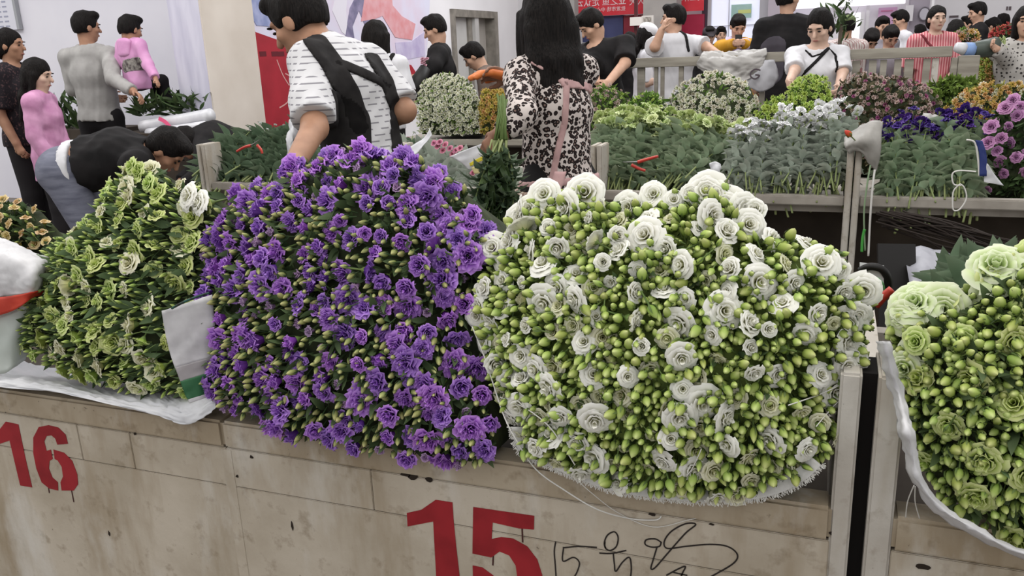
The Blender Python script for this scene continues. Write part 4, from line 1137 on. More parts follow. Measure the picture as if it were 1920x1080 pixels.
def head(S, J, hs=1.0):
    M = headM(J); h = J['s']**.4*hs; c = np.array(J['head'])
    def P(x, y, z): return c+M @ np.array([x, y, z])*h
    S.ell(P(0, -.012, .025), np.array([.074, .092, .094])*h, M, .02)
    S.ell(P(0, .020, -.045), np.array([.057, .066, .070])*h, M, .03)
    S.ell(P(0, .050, -.095), np.array([.028, .024, .018])*h, M, .02)
    S.cap(P(0, .082, .012), P(0, .104, -.028), .008*h, .013*h, .012)
    S.ell(P(0, .072, .028), np.array([.05, .016, .010])*h, M, .015)
    S.ell(P(0, .080, -.062), np.array([.021, .010, .009])*h, M, .008)
    for sx in (-1, 1):
        S.ell(P(sx*.076, -.008, -.012), np.array([.010, .022, .030])*h, M, .008)
        S.ell(P(sx*.042, .055, -.022), np.array([.022, .02, .018])*h, M, .02)
        S.ell(P(sx*.030, .090, .004), np.array([.016, .012, .009])*h, M, .006, 's')
    S.cap(J['neck']-J['u2']*.03, P(0, -.022, -.07), .056*h, .052*h, .025)
    return P, M, h
SKIN = {}
def skin(v):
    c = {0: ((176, 138, 116), (188, 150, 128)), 1: ((150, 112, 90), (164, 124, 100)), 2: ((186, 154, 136), (198, 166, 148)), 3: ((128, 92, 74), (142, 104, 84))}[v]
    return mat('skin_tone_%d' % v, c[0], .55, c[1], 18)
HAIRM = mat('black_hair', (15, 13, 13), .6, (30, 26, 25), 60, stretch=(3, 3, .35), spec=.10, bump=.9)
EYEM = mat('dark_eye', (26, 20, 18), .3); LIPM = mat('lip_tone', (150, 96, 88), .5)
def hair(J, style='short', hs=1.0, fringe=0.0, extra=None):
    S = SD(); M = headM(J); h = J['s']**.4*hs; c = np.array(J['head'])
    def P(x, y, z): return c+M @ np.array([x, y, z])*h
    A = lambda *v: np.array(v)*h
    S.ell(P(0, -.018, .036), A(.084, .098, .094), M, .02)
    if style in ('short', 'buzz'):
        S.ell(P(0, -.040, -.005), A(.079, .070, .080), M, .03)
        S.ell(P(0, .112, -.045), A(.12, .085, .092), M, op='s')
        S.ell(P(0, .03, -.115), A(.14, .16, .085), M, op='s')
        for sx in (-1, 1): S.ell(P(sx*.088, .004, -.022), A(.022, .024, .034), M, op='s')
        if style == 'short': S.ell(P(.01, .05, .098), A(.062, .045, .030), M, .03)
    else:
        S.ell(P(0, -.045, -.02), A(.088, .070, .10), M, .03)
        if style == 'long':
            for k_, (a, b) in enumerate((((0, -.05, .0), (0, -.075, -.17)), ((0, -.075, -.17), (0, -.07, -.33)))):
                S.ecap(P(*a), P(*b), (.090*h, .050*h), (.094*h, .040*h), M[:, 0], .03)
            for sx in (-1, 1): S.cap(P(sx*.075, .0, .0), P(sx*.088, -.01, -.26), .028*h, .016*h, .02)
        if style == 'bob':
            S.ecap(P(0, -.035, .0), P(0, -.045, -.13), (.092*h, .072*h), (.098*h, .070*h), M[:, 0], .03, flat=1)
            for sx in (-1, 1): S.ecap(P(sx*.072, .01, .02), P(sx*.078, .015, -.11), (.020*h, .038*h), (.018*h, .030*h), M[:, 0], .02)
        if style == 'tail':
            S.cap(P(0, -.09, -.01), P(.02, -.125, -.12), .032*h, .022*h, .02); S.cap(P(.02, -.125, -.12), P(.05, -.10, -.20), .022*h, .008*h, .02)
        if style == 'bun': S.ell(P(0, -.11, .03), A(.04, .038, .04), M, .01)
        S.ell(P(0, .118, -.048 if style not in ('tail', 'bun') else -.038), A(.070 if style not in ('tail', 'bun') else .092, .088, (.098 if style not in ('tail', 'bun') else .112)-fringe), M, op='s')
        if style in ('tail', 'bun'):
            S.ell(P(0, .05, -.125), A(.14, .12, .085), M, op='s')
    if extra: extra(S, P, M, h)
    base = [p for p in S.p]
    rs = np.random.RandomState(3); w1, w2 = rs.normal(size=3)*90, rs.normal(size=3)*150
    G0 = S.grid
    def grid2(r_, lo=None, hi=None, pad=.03):
        D, l, rr = G0(r_, lo, hi, pad)
        ax = [l[i]+rr*np.arange(D.shape[i], dtype=np.float32) for i in range(3)]
        X, Y, Z = np.meshgrid(*ax, indexing='ij', sparse=True)
        D = D+.0022*np.sin(95*(X*.8+Y*.5)+9*Z+3*np.sin(14*Z))+.0016*np.sin(150*(Y*.8-X*.6)-12*Z)
        return D, l, rr
    S.grid = grid2
    return S
def face_parts(J, root, hs=1.0, hairm=None):
    M = headM(J); h = J['s']**.4*hs; c = Vector(J['head']); Mm = Matrix(M.tolist())
    def P(x, y, z): return c+Mm @ Vector((x*h, y*h, z*h))
    for sx in (-1, 1):
        MB().ball(P(sx*.031, .0815, .003), (.0125*h, .006*h, .0050*h), 8, 5, Mm).build('eye', EYEM, root, True)
        MB().ball(P(sx*.032, .088, .026), (.019*h, .006*h, .0042*h), 8, 5, Mm).build('eyebrow', hairm or HAIRM, root, True)
    MB().ball(P(0, .0875, -.062), (.021*h, .006*h, .0065*h), 8, 5, Mm).build('lips', LIPM, root, True)
def person(label, J, top, bottom, sk=0, res=.011, style='short', hs=1.0, hairm=None, sleeve='long', frac=1.0, e=.016, hem=.06, flare=.0, curl=(.6, .6), hands='LR', collar=None,
           face=True, group=None, w=1.0, skirt=None, neckcut=.075, name='person', folds=.004, extra=None, gloves=None, bare=False, fringe=0.0, hairextra=None, shoes=True):
    """one continuous body; hair, clothes and shoes are its children"""
    root = empty(name, J['base'], label, 'person', group)
    s = J['s']; B = SD(); torso(B, J, 0, w); arms(B, J); legs(B, J)
    for q, cl in zip('LR', curl): hand(B, J, q, cl, J.get('palm'+q))
    f = J['f']
    for q in 'LR': B.ecap(J['an'+q]-Vector((0, 0, .035*s)), J['an'+q]+f*.14*s-Vector((0, 0, .045*s)), (.035*s, .03*s), (.04*s, .025*s), J['r'], .02)
    P, M, h = head(B, J, hs)
    bo = sd_obj('body', B, res, skin(sk), root)
    if style: sd_obj('hair', hair(J, style, hs, fringe, hairextra), min(res, .009), hairm or HAIRM, root)
    if face: face_parts(J, bo, hs)
    T = SD(); torso(T, J, e, w, hem)
    arms(T, J, e*.9, sleeve == 'long', frac, flare)
    rs = np.random.RandomState(len(label)); ws = [rs.normal(size=3)*np.array([16, 16, 9])*(1+.6*i) for i in range(4)]; ph = rs.rand(4)*6
    T.plane(J['pel']-J['u2']*hem*s*1.0-J['u2']*.0, -J['u2']) if hem else None
    T.ell(J['neck']+J['u2']*.045*s+J['f2']*.02*s, np.array([neckcut, neckcut, .06])*s, None, 0, 's')
    if folds:
        D0 = T.grid
        def grid2(r_, lo=None, hi=None, pad=.03):
            D, l, rr = D0(r_, lo, hi, pad)
            ax = [l[i]+rr*np.arange(D.shape[i], dtype=np.float32) for i in range(3)]
            X, Y, Z = np.meshgrid(*ax, indexing='ij', sparse=True)
            for i in range(4): D = D+folds*(np.abs(np.sin(X*ws[i][0]+Y*ws[i][1]+Z*ws[i][2]+ph[i]))-.5)/(1+.5*i)
            return D, l, rr
        T.grid = grid2
    tp = sd_obj('top', T, res, top, root)
    if skirt:
        K = SD(); K.ecap(J['pel']+Vector((0, 0, .08*s)), J['base']+Vector((0, 0, skirt*s)), (.15*s, .12*s), (.23*s, .20*s), J['r'], .03, flat=1)
        sd_obj('skirt', K, res, bottom, root)
    else:
        K = SD(); K.ecap(J['pel'], J['pel']+J['u2']*.10*s, (.166*s, .122*s), (.150*s, .112*s), J['r'], .03); legs(K, J, .014, .96)
        sd_obj('trousers', K, max(res, .012), bottom, root)
    if shoes:
        for q in 'LR':
            K = SD(); a = J['an'+q]; K.ecap(a-Vector((0, 0, .03*s)), a+f*.16*s-Vector((0, 0, .04*s)), (.046*s, .044*s), (.046*s, .034*s), J['r'], .02)
            K.plane((0, 0, J['base'].z), (0, 0, -1))
            sd_obj('shoe', K, .014, BLACKM, root)
    if extra: extra(root, J, T, P, M, h)
    return root
def cloth_strap(root, name, T, res, m, regions, th=.007):
    """a band lying on the garment T: shell of T kept near the given polyline(s) (start, end, half-width)"""
    for i, (pts, hw, side) in enumerate(regions):
        D, lo, r_ = T.grid(res)
        ax = [lo[k]+r_*np.arange(D.shape[k], dtype=np.float32) for k in range(3)]
        X = np.stack(np.meshgrid(*ax, indexing='ij'), -1)
        # measure distance to the polyline in the plane seen along `side`
        v = np.array(side, np.float32); v /= np.linalg.norm(v)
        best = np.full(D.shape, 9.0, np.float32)
        for a, b in zip(pts[:-1], pts[1:]):
            a = np.array(a, np.float32); b = np.array(b, np.float32)
            pr = lambda q: q-(q @ v)[..., None]*v
            A = a-(a @ v)*v; Bb = b-(b @ v)*v; ab = Bb-A; q = pr(X)-A
            t = np.clip((q @ ab)/(ab @ ab+1e-9), 0, 1); best = np.minimum(best, np.linalg.norm(q-t[..., None]*ab, axis=-1))
        mid = np.mean([np.array(p) for p in pts], axis=0).astype(np.float32)
        facing = (X-mid) @ v
        E = np.maximum(np.maximum(D-th, best-hw), facing-.13)
        V, F = nets(E, lo, r_)
        if len(V):
            mesh_obj(name, V.tolist(), [tuple(int(k) for k in f_) for f_ in F], m, root, True)

def jset(J, **kw):
    for k, v in kw.items(): J[k] = v
    return J
def J_at(x, y, d, heading, lean=0, face=None, nod=0, H=None):
    """stand a figure so that its head is at pixel (x, y), d metres into the picture"""
    p = at(x, y, d); L = math.radians(lean)
    if H is None: H = (p.z)/( .92+.53*math.cos(L)+.16*(.4+.6*math.cos(L)))*1.70
    J = stand(0, 0, heading, H, lean, face, nod)
    off = p-J['head']; off.z = 0
    for k, v in J.items():
        if isinstance(v, Vector) and k not in ('r', 'f', 'f2', 'u2'): J[k] = v+off
    return J
CLOTH = lambda n, a, b=None, sc=12, **k: mat(n, a, .85, b or tuple(int(v*1.12) for v in a), sc, spec=.15, **k)
TRB = CLOTH('black_trousers', (30, 28, 30)); TRN = CLOTH('navy_jeans', (44, 48, 64)); BLK = CLOTH('black_cotton', (25, 24, 25), (34, 32, 33))
PAT = CLOTH('dark_patterned_blouse', (34, 30, 34), (96, 72, 72), 60, lo=.55, hi=.7)
PNKC = CLOTH('pink_coat', (168, 116, 150), (196, 146, 178), 9)
GRYS = CLOTH('grey_white_shirt', (142, 140, 138), (164, 162, 160), 7)
PNKH = CLOTH('pink_hoodie', (190, 134, 176), (206, 154, 192), 9)
WTEE = CLOTH('white_tee', (192, 191, 195), (204, 203, 207), 8)
GTR = CLOTH('slate_grey_trousers', (88, 90, 104), (112, 114, 128), 14, stretch=(.6, .6, 3))
YEL = CLOTH('yellow_jacket', (176, 126, 34), (190, 142, 52), 6)
LIL = CLOTH('lilac_tee', (170, 158, 178)); GRN = CLOTH('olive_cap', (92, 104, 70))
def tex_mat(name, build, rough=.85):
    if name in MATS: return MATS[name]
    m, t, N, L, b = nt(name); b.inputs['Roughness'].default_value = rough; b.inputs['Specular IOR Level'].default_value = .15
    tc = N.new('ShaderNodeTexCoord')
    L.new(build(N, L, tc.outputs['Object']), b.inputs['Base Color']); MATS[name] = m; return m
def ramp2(N, L, f, stops, interp='CONSTANT'):
    r = N.new('ShaderNodeValToRGB'); r.color_ramp.interpolation = interp; e = r.color_ramp.elements
    e[0].position, e[0].color = stops[0][0], lin(stops[0][1]); e[1].position, e[1].color = stops[1][0], lin(stops[1][1])
    for p, c in stops[2:]: k = e.new(p); k.color = lin(c)
    L.new(f, r.inputs[0]); return r.outputs[0]
def leopard(sc, c0, c1, c2):
    def f(N, L, co):
        nz = N.new('ShaderNodeTexNoise'); nz.inputs['Scale'].default_value = 30; L.new(co, nz.inputs[0])
        mx = N.new('ShaderNodeMix'); mx.data_type = 'VECTOR'; mx.inputs[0].default_value = .018
        L.new(co, mx.inputs[4]); L.new(nz.outputs['Color'], mx.inputs[5])
        vo = N.new('ShaderNodeTexVoronoi'); vo.inputs['Scale'].default_value = sc; L.new(mx.outputs[1], vo.inputs[0])
        r = ramp2(N, L, vo.outputs['Distance'], [(0, c1), (.20, c2), (.54, c0)])
        # broken rosettes: gaps where a second noise is high
        n2 = N.new('ShaderNodeTexNoise'); n2.inputs['Scale'].default_value = 55; L.new(co, n2.inputs[0])
        g = N.new('ShaderNodeMath'); g.operation = 'GREATER_THAN'; g.inputs[1].default_value = .66; L.new(n2.outputs[0], g.inputs[0])
        x = N.new('ShaderNodeMix'); x.data_type = 'RGBA'; L.new(g.outputs[0], x.inputs[0]); L.new(r, x.inputs[6]); x.inputs[7].default_value = lin(c0)
        return x.outputs[2]
    return f
LEO = tex_mat('leopard_print', leopard(58, (190, 180, 176), (116, 96, 90), (34, 27, 27)))
LEO2 = tex_mat('small_floral_print', leopard(70, (176, 164, 152), (150, 130, 116), (128, 106, 92)))
def dashes(N, L, co):
    br = N.new('ShaderNodeTexBrick'); br.inputs['Scale'].default_value = 1.0
    sx = N.new('ShaderNodeSeparateXYZ'); L.new(co, sx.inputs[0])
    ad = N.new('ShaderNodeMath'); ad.operation = 'SUBTRACT'; L.new(sx.outputs[0], ad.inputs[0]); L.new(sx.outputs[1], ad.inputs[1])
    cb = N.new('ShaderNodeCombineXYZ'); L.new(ad.outputs[0], cb.inputs[0]); L.new(sx.outputs[2], cb.inputs[1]); L.new(cb.outputs[0], br.inputs[0])
    br.inputs['Color1'].default_value = lin((198, 197, 200)); br.inputs['Color2'].default_value = lin((198, 197, 200)); br.inputs['Mortar'].default_value = lin((198, 197, 200))
    wv = N.new('ShaderNodeMath'); wv.operation = 'MODULO'; zz = N.new('ShaderNodeMath'); zz.operation = 'ADD'; zz.inputs[1].default_value = 10; L.new(sx.outputs[2], zz.inputs[0]); L.new(zz.outputs[0], wv.inputs[0]); wv.inputs[1].default_value = .021
    a = N.new('ShaderNodeMath'); a.operation = 'LESS_THAN'; a.inputs[1].default_value = .0050; L.new(wv.outputs[0], a.inputs[0])
    fl = N.new('ShaderNodeMath'); fl.operation = 'DIVIDE'; fl.inputs[1].default_value = .021; L.new(zz.outputs[0], fl.inputs[0])
    f2 = N.new('ShaderNodeMath'); f2.operation = 'FLOOR'; L.new(fl.outputs[0], f2.inputs[0])
    sh = N.new('ShaderNodeMath'); sh.operation = 'MULTIPLY_ADD'; sh.inputs[1].default_value = .0193; L.new(f2.outputs[0], sh.inputs[0]); L.new(ad.outputs[0], sh.inputs[2])
    s2 = N.new('ShaderNodeMath'); s2.operation = 'ADD'; s2.inputs[1].default_value = 20; L.new(sh.outputs[0], s2.inputs[0])
    md = N.new('ShaderNodeMath'); md.operation = 'MODULO'; md.inputs[1].default_value = .040; L.new(s2.outputs[0], md.inputs[0])
    b_ = N.new('ShaderNodeMath'); b_.operation = 'LESS_THAN'; b_.inputs[1].default_value = .024; L.new(md.outputs[0], b_.inputs[0])
    an = N.new('ShaderNodeMath'); an.operation = 'MULTIPLY'; L.new(a.outputs[0], an.inputs[0]); L.new(b_.outputs[0], an.inputs[1])
    return ramp2(N, L, an.outputs[0], [(0, (198, 197, 200)), (.5, (132, 130, 136))])
DASH = tex_mat('white_tee_with_grey_dashes', dashes)
def vstripes(N, L, co):
    w = N.new('ShaderNodeTexWave'); w.wave_type = 'BANDS'; w.bands_direction = 'X'; w.inputs['Scale'].default_value = 13; L.new(co, w.inputs[0])
    return ramp2(N, L, w.outputs['Fac'], [(.3, (164, 84, 92)), (.75, (204, 148, 150))], 'LINEAR')
PSTR = tex_mat('pink_striped_dress', vstripes)
def dots(N, L, co):
    v = N.new('ShaderNodeTexVoronoi'); v.inputs['Scale'].default_value = 34; v.inputs['Randomness'].default_value = .35; L.new(co, v.inputs[0])
    return ramp2(N, L, v.outputs['Distance'], [(0, (58, 54, 54)), (.30, (172, 168, 164))])
DOT = tex_mat('dotted_print_blouse', dots)
def plaid(N, L, co):
    w = N.new('ShaderNodeTexBrick'); w.inputs['Scale'].default_value = 14; w.inputs['Mortar Size'].default_value = .03; L.new(co, w.inputs[0])
    w.inputs['Color1'].default_value = lin((196, 186, 182)); w.inputs['Color2'].default_value = lin((200, 192, 188)); w.inputs['Mortar'].default_value = lin((150, 110, 110))
    return w.outputs[0]
PLAID = tex_mat('pale_plaid_shirt', plaid)
VIEW = FW

# --- man in the dashed tee and black apron, bending over the purple bundle
J = J_at(556, 18, 3.0, 62, lean=30, face=92, nod=30, H=1.74)
jset(J, shL=at(578, 120, 2.86), shR=at(694, 122, 3.10), elL=at(590, 240, 2.72), wrL=at(552, 308, 2.52), elR=at(758, 208, 3.06), wrR=at(712, 236, 3.22), neck=at(598, 80, 2.98), sh=at(630, 116, 2.98), chest=at(645, 170, 2.98), waist=at(672, 245, 3.02), pel=at(692, 330, 3.06))
J['r'] = (J['shR']-J['shL']).normalized(); J['u2'] = (J['neck']-J['pel']).normalized(); J['f2'] = J['u2'].cross(J['r'])*1.0
for q, sg in (('L', -1), ('R', 1)):
    J['hip'+q] = J['pel']+J['r']*.085*sg-Vector((0, 0, .02)); J['kn'+q] = Vector((J['hip'+q].x, J['hip'+q].y, .47)); J['an'+q] = Vector((J['hip'+q].x, J['hip'+q].y, .075))
J['base'] = Vector((J['pel'].x, J['pel'].y, 0)); J['s'] = 1.0
APR = CLOTH('black_apron_cloth', (28, 26, 27), (38, 36, 36), 20)
def ex7(root, J, T, P, M, h):
    v = -VIEW
    a = lambda x, y: at(x, y, 2.9)
    cloth_strap(root, 'apron_strap', T, .0075, APR, [([a(598, 84), a(632, 130), a(660, 180), a(675, 240)], .036, v), ([a(690, 92), a(718, 138), a(736, 195), a(742, 290)], .022, v), ([a(640, 125), a(690, 142), a(722, 150)], .018, v)])
    cloth_strap(root, 'apron_panel', T, .0075, APR, [([a(645, 232), a(646, 290), a(655, 380)], .092, v)])
person('man in dashed white tee and black apron bending over the purple flowers', J, DASH, TRB, 1, .0075, 'short', sleeve='short', frac=.88, e=.015, flare=.014, hem=.02, extra=ex7, face=True, hs=1.08, folds=.006, w=.95)

# --- woman in the leopard blouse
J = J_at(1020, 22, 3.25, 52, lean=6, face=42, nod=8, H=1.64)
for q, f_ in (('L', .86), ('R', .86)): J['sh'+q] = J['sh'].lerp(J['sh'+q], f_)
jset(J, elL=at(978, 215, 3.02), wrL=at(938, 252, 2.98), elR=at(1000, 190, 3.42), wrR=at(960, 145, 3.36))
J['hdL'] = Vector((-.75, .1, -.65)).normalized(); J['hdR'] = (at(920, 138, 3.34)-at(965, 148, 3.36)).normalized()
ROSE = CLOTH('dusty_rose_apron_band', (168, 136, 136), (182, 150, 148), 20)
def ex11(root, J, T, P, M, h):
    v = -VIEW; a = lambda x, y: at(x, y, 3.1)
    cloth_strap(root, 'apron_strap', T, .0075, ROSE, [([a(1002, 108), a(1030, 122), a(1064, 146)], .014, v), ([a(1062, 146), a(1114, 140)], .018, v), ([a(1066, 140), a(1062, 220), a(1050, 270), a(1038, 330)], .013, v)])
    K = SD(); K.ecap(J['pel']+J['u2']*.03, J['pel']+J['u2']*.058, (.176, .138), (.172, .134), J['r'], .01, flat=2)
    sd_obj('waist_band', K, .0085, ROSE, root)
    K = SD(); K.ecap(J['pel']-J['r']*.05-Vector((0, 0, -.02)), J['pel']-J['r']*.05-Vector((0, 0, .45)), (.165, .155), (.19, .175), J['r'], .02, flat=2)
    sd_obj('apron_skirt', K, .010, LEO2, root)
    sheet('apron_tie', [[at(1040, 322, 2.98), at(1062, 322, 2.98)], [at(1033, 345, 2.97), at(1056, 345, 2.97)], [at(1026, 362, 2.97), at(1048, 364, 2.97)]], ROSE, root, 3, .002)
    # orange rubber glove on the raised hand
    G = SD(); hand(G, J, 'R', .35, Vector((0, 0, -1)), 1.15, .004); G.cap(J['wrR']-(J['wrR']-J['elR']).normalized()*.05, J['wrR'], .045, .036, .01)
    sd_obj('rubber_glove', G, .0065, mat('orange_rubber', (188, 98, 44), .5, (204, 116, 60), 9), root)
def hx(S, P, M, h):
    for i, (x, z) in enumerate(((-.09, -.28), (-.05, -.36), (.0, -.37), (.05, -.36), (.09, -.33))):
        S.cap(P(x*.8, -.06, -.05), P(x*1.15, -.075, z), .036*h, .012*h, .015)
    S.cap(P(-.085, .03, .02), P(-.115, .03, -.30), .018*h, .008*h, .01); S.cap(P(.085, .02, .02), P(.125, -.01, -.27), .026*h, .010*h, .01)
person('woman with long black hair in a leopard blouse and pink apron bands', J, LEO, BLK, 3, .0075, 'long', sleeve='long', frac=.92, e=.015, hem=.04, extra=ex11, face=False, hs=1.04, hairextra=hx, folds=.006, w=.88)

# --- family by the white wall
J = J_at(20, 86, 6.4, 285, face=292, nod=4)
jset(J, elL=J['shL']+Vector((.05, .0, -.27))*1, wrL=J['shL']+Vector((.16, -.05, -.44)))
person('woman in a dark patterned blouse standing by the white wall', J, PAT, TRB, 1, .011, 'bun', sleeve='short', frac=.9, e=.02, flare=.02)
J = J_at(72, 142, 6.2, 300, face=292, nod=12)
jset(J, elL=J['shL']+Vector((.08, -.02, -.24)), wrL=J['shL']+Vector((.20, -.08, -.38)))
person('girl with long dark hair in a pink coat', J, PNKC, TRB, 2, .010, 'long', e=.022, hem=.20, frac=1.0, fringe=.02, hs=1.05, flare=.012)
J = J_at(163, 52, 7.0, 12, face=335, nod=6)
jset(J, elR=at(212, 148, 6.8), wrR=at(250, 172, 6.72), elL=J['shL']+Vector((-.03, .02, -.26)), wrL=J['shL']+Vector((.10, .26, -.34)))
def ex3(root, J, T, P, M, h):
    v = -VIEW; a = lambda x, y: at(x, y, 6.9)
    cloth_strap(root, 'shirt_yoke', T, .012, CLOTH('yoke_grey', (136, 134, 132)), [([a(140, 95), a(200, 95)], .085, v)], .003)
person('man in a grey white shirt carrying a child', J, GRYS, TRB, 1, .010, 'short', e=.020, hem=.01, w=.95, folds=.007, frac=.95)
J = J_at(245, 55, 6.85, 350, face=350, nod=14, H=1.02)
z = at(245, 55, 6.85)-J['head']
for k, v_ in list(J.items()):
    if isinstance(v_, Vector) and k not in ('r', 'f', 'f2', 'u2'): J[k] = v_+Vector((0, 0, z.z))
jset(J, elR=at(278, 122, 6.8), wrR=at(292, 148, 6.75), elL=at(222, 120, 6.95), wrL=at(205, 130, 7.0))
for q in 'LR': J['kn'+q] = J['hip'+q]+J['f']*.2-Vector((0, 0, .0)); J['an'+q] = J['kn'+q]-Vector((0, 0, .16))+J['f']*.02
def ex4(root, J, T, P, M, h):
    K = SD(); K.ecap(J['neck']-J['f']*.07, J['neck']-J['f']*.085-Vector((0, 0, .09)), (.085, .035), (.07, .03), J['r'], .02); sd_obj('hood', K, .009, PNKH, root)
    c = at(243, 120, 6.68)
    cloth_strap(root, 'print_patch', T, .009, CLOTH('grey_floral_patch', (150, 146, 140), (70, 62, 64), 40), [([at(232, 122, 6.8), at(258, 118, 6.8)], .05, -VIEW)], .003)
person('small child in a pink hoodie held on the man\'s arm', J, PNKH, TRB, 1, .008, 'short', e=.022, hem=.10, hs=1.12, frac=.9, extra=ex4, w=1.0)

# --- two people bending at the left
J = stand(-3.55, 3.62, 291, 1.68); pel = at(118, 318, 4.35)
jset(J, pel=pel, waist=at(165, 302, 4.35), chest=at(222, 290, 4.35), sh=at(262, 290, 4.35), neck=at(280, 290, 4.35), shL=at(252, 308, 4.18), shR=at(258, 282, 4.5), head=at(312, 282, 4.35),
     elL=at(262, 360, 4.22), wrL=at(275, 400, 4.3), elR=at(275, 340, 4.5), wrR=at(290, 390, 4.45))
J['u2'] = (J['neck']-J['pel']).normalized(); J['r'] = (J['shR']-J['shL']).normalized(); J['f2'] = J['r'].cross(J['u2'])*-1; J['nod'] = math.radians(55)
J['base'] = Vector((pel.x+.1, pel.y, 0)); ff = J['f']
for q, sg in (('L', -1), ('R', 1)):
    J['hip'+q] = pel+J['r']*.09*sg; J['kn'+q] = Vector((pel.x, pel.y, .47))+J['r']*.10*sg+ff*.16; J['an'+q] = Vector((pel.x, pel.y, .075))+J['r']*.1*sg+ff*.06
def ex5(root, J, T, P, M, h):
    K = SD(); a, b = at(140, 296, 4.35), at(152, 318, 4.30)
    K.ecap(J['pel']+J['u2']*.05, J['pel']+J['u2']*.10, (.178, .142), (.172, .138), J['r'], .02, flat=2)
    sd_obj('undershirt_hem', K, .011, WTEE, root)
person('person in slate grey trousers and black top bending far forward', J, BLK, GTR, 1, .010, 'short', e=.018, hem=-.12, folds=.006, hs=.98, extra=ex5, w=.9)
J = stand(-3.6, 4.4, 80, 1.6); pel = at(455, 292, 6.57)
jset(J, pel=pel, waist=at(432, 270, 6.57), chest=at(402, 262, 6.51), sh=at(378, 262, 6.45), neck=at(368, 264, 6.45), head=at(350, 268, 6.39), shL=at(385, 285, 6.26), shR=at(382, 256, 6.70), elL=at(372, 330, 6.26), wrL=at(345, 345, 6.26), elR=at(365, 320, 6.57), wrR=at(340, 340, 6.45))
J['u2'] = (J['neck']-J['pel']).normalized(); J['r'] = (J['shR']-J['shL']).normalized(); J['f2'] = J['u2'].cross(J['r']); J['nod'] = math.radians(40); J['face'] = math.radians(100)
J['base'] = Vector((pel.x, pel.y, 0))
for q, sg in (('L', -1), ('R', 1)):
    J['hip'+q] = pel+J['r']*.08*sg; J['kn'+q] = Vector((pel.x, pel.y, min(.42, pel.z-.2)))+J['r']*.10*sg; J['an'+q] = Vector((pel.x, pel.y, .075))+J['r']*.1*sg
person('person dressed in black crouching beside the white pier', J, BLK, TRB, 3, .011, 'short', e=.03, hem=-.02)

# --- people in front of the mural and the door
J = J_at(708, 72, 6.8, 12, face=340, nod=2)
jset(J, elR=J['shR']+Vector((.05, .0, -.26)), wrR=J['shR']+Vector((.0, .22, -.34)))
def ex8(root, J, T, P, M, h):
    a = lambda x, y: at(x, y, 6.7)
    cloth_strap(root, 'apron_strap', T, .010, BLK, [([a(735, 98), a(724, 122), a(735, 142), a(750, 160)], .018, -VIEW)], .009)
person('woman with a black bob in a white tee before the mural', J, WTEE, TRB, 2, .010, 'bob', sleeve='short', frac=.85, e=.022, flare=.02, extra=ex8, face=False, hs=1.12)
J = J_at(815, 56, 7.4, 112, face=112, nod=22)
jset(J, elL=at(815, 122, 7.2), wrL=at(790, 142, 7.15), elR=at(822, 118, 7.6), wrR=at(798, 135, 7.5))
def ex9(root, J, T, P, M, h): pass
person('young man in a black top holding a dark wrapped bunch by the door', J, BLK, TRB, 0, .010, 'short', e=.03, frac=.85, hem=.12)
J = J_at(890, 148, 7.6, 100, face=105, nod=35, lean=40, H=1.6)
person('dark haired man stooping behind the yellow spray flowers', J, CLOTH('brown_shirt', (96, 84, 78)), TRB, 0, .012, 'short')

# --- people around the railing
J = J_at(1108, 48, 6.6, 140, lean=14, face=130, nod=38)
jset(J, elL=at(1172, 118, 6.45), wrL=at(1140, 155, 6.25), elR=at(1112, 130, 6.5), wrR=at(1118, 152, 6.3))
jset(J, shL=at(1172, 84, 6.55))
person('man in a black tee looking down at the flowers he sorts', J, BLK, TRB, 0, .0095, 'short', sleeve='short', frac=.92, e=.024, flare=.018, hem=.15, neckcut=.09)
J = J_at(1262, 36, 7.55, 30, face=100, nod=2)
jset(J, elL=at(1228, 88, 7.3), wrL=at(1240, 58, 7.25), elR=at(1325, 88, 7.5), wrR=at(1350, 104, 7.3))
def ex13(root, J, T, P, M, h):
    a = lambda x, y: at(x, y, 7.4)
    cloth_strap(root, 'bag_strap', T, .010, BLK, [([a(1275, 42), a(1290, 58), a(1296, 88)], .014, -VIEW)], .009)
person('man in a white tee leaning on the railing with a hand at his chin', J, WTEE, TRN, 0, .0095, 'short', sleeve='short', frac=.85, e=.022, flare=.02, hem=.10, extra=ex13)
J = J_at(1214, 68, 8.6, 290, face=290, nod=20)
jset(J, wrL=J['elL']+Vector((.22, 0, .06)), wrR=J['elR']+Vector((.22, -.05, .05)))
def ex14(root, J, T, P, M, h):
    K = SD(); K.ell(P(0, -.01, .06), np.array([.09, .105, .075])*h, M); K.ecap(P(0, .08, .05), P(0, .15, .035), (.06*h, .012*h), (.05*h, .008*h), M[:, 0], .01)
    sd_obj('cap', K, .010, mat('white_cap', (214, 212, 216), .8), root)
person('woman in a white cap with long hair at the counter', J, WTEE, TRB, 2, .011, 'long', sleeve='short', extra=ex14)
J = J_at(1181, 80, 10.0, 205, face=205)
person('woman with black hair and dark top standing below the navy poster', J, BLK, TRB, 0, .013, 'bob')
J = J_at(1384, 50, 9.0, 200, face=200, nod=30)
jset(J, elL=at(1362, 88, 8.85), wrL=at(1380, 82, 8.65), elR=at(1408, 88, 8.85), wrR=at(1390, 82, 8.65))
jset(J, elL=at(1410, 88, 8.85), wrL=at(1392, 82, 8.65), elR=at(1360, 88, 8.85), wrR=at(1378, 82, 8.65))
def ex16(root, J, T, P, M, h):
    cloth_strap(root, 'tee_front', T, .011, LIL, [([at(1385, 66, 8.8), at(1385, 100, 8.8)], .085, -VIEW)], .008)
person('person in a yellow jacket looking down at a phone', J, YEL, TRB, 0, .010, 'short', e=.028, extra=ex16, fringe=0)
J = J_at(1478, -2, 7.4, 5, face=320)
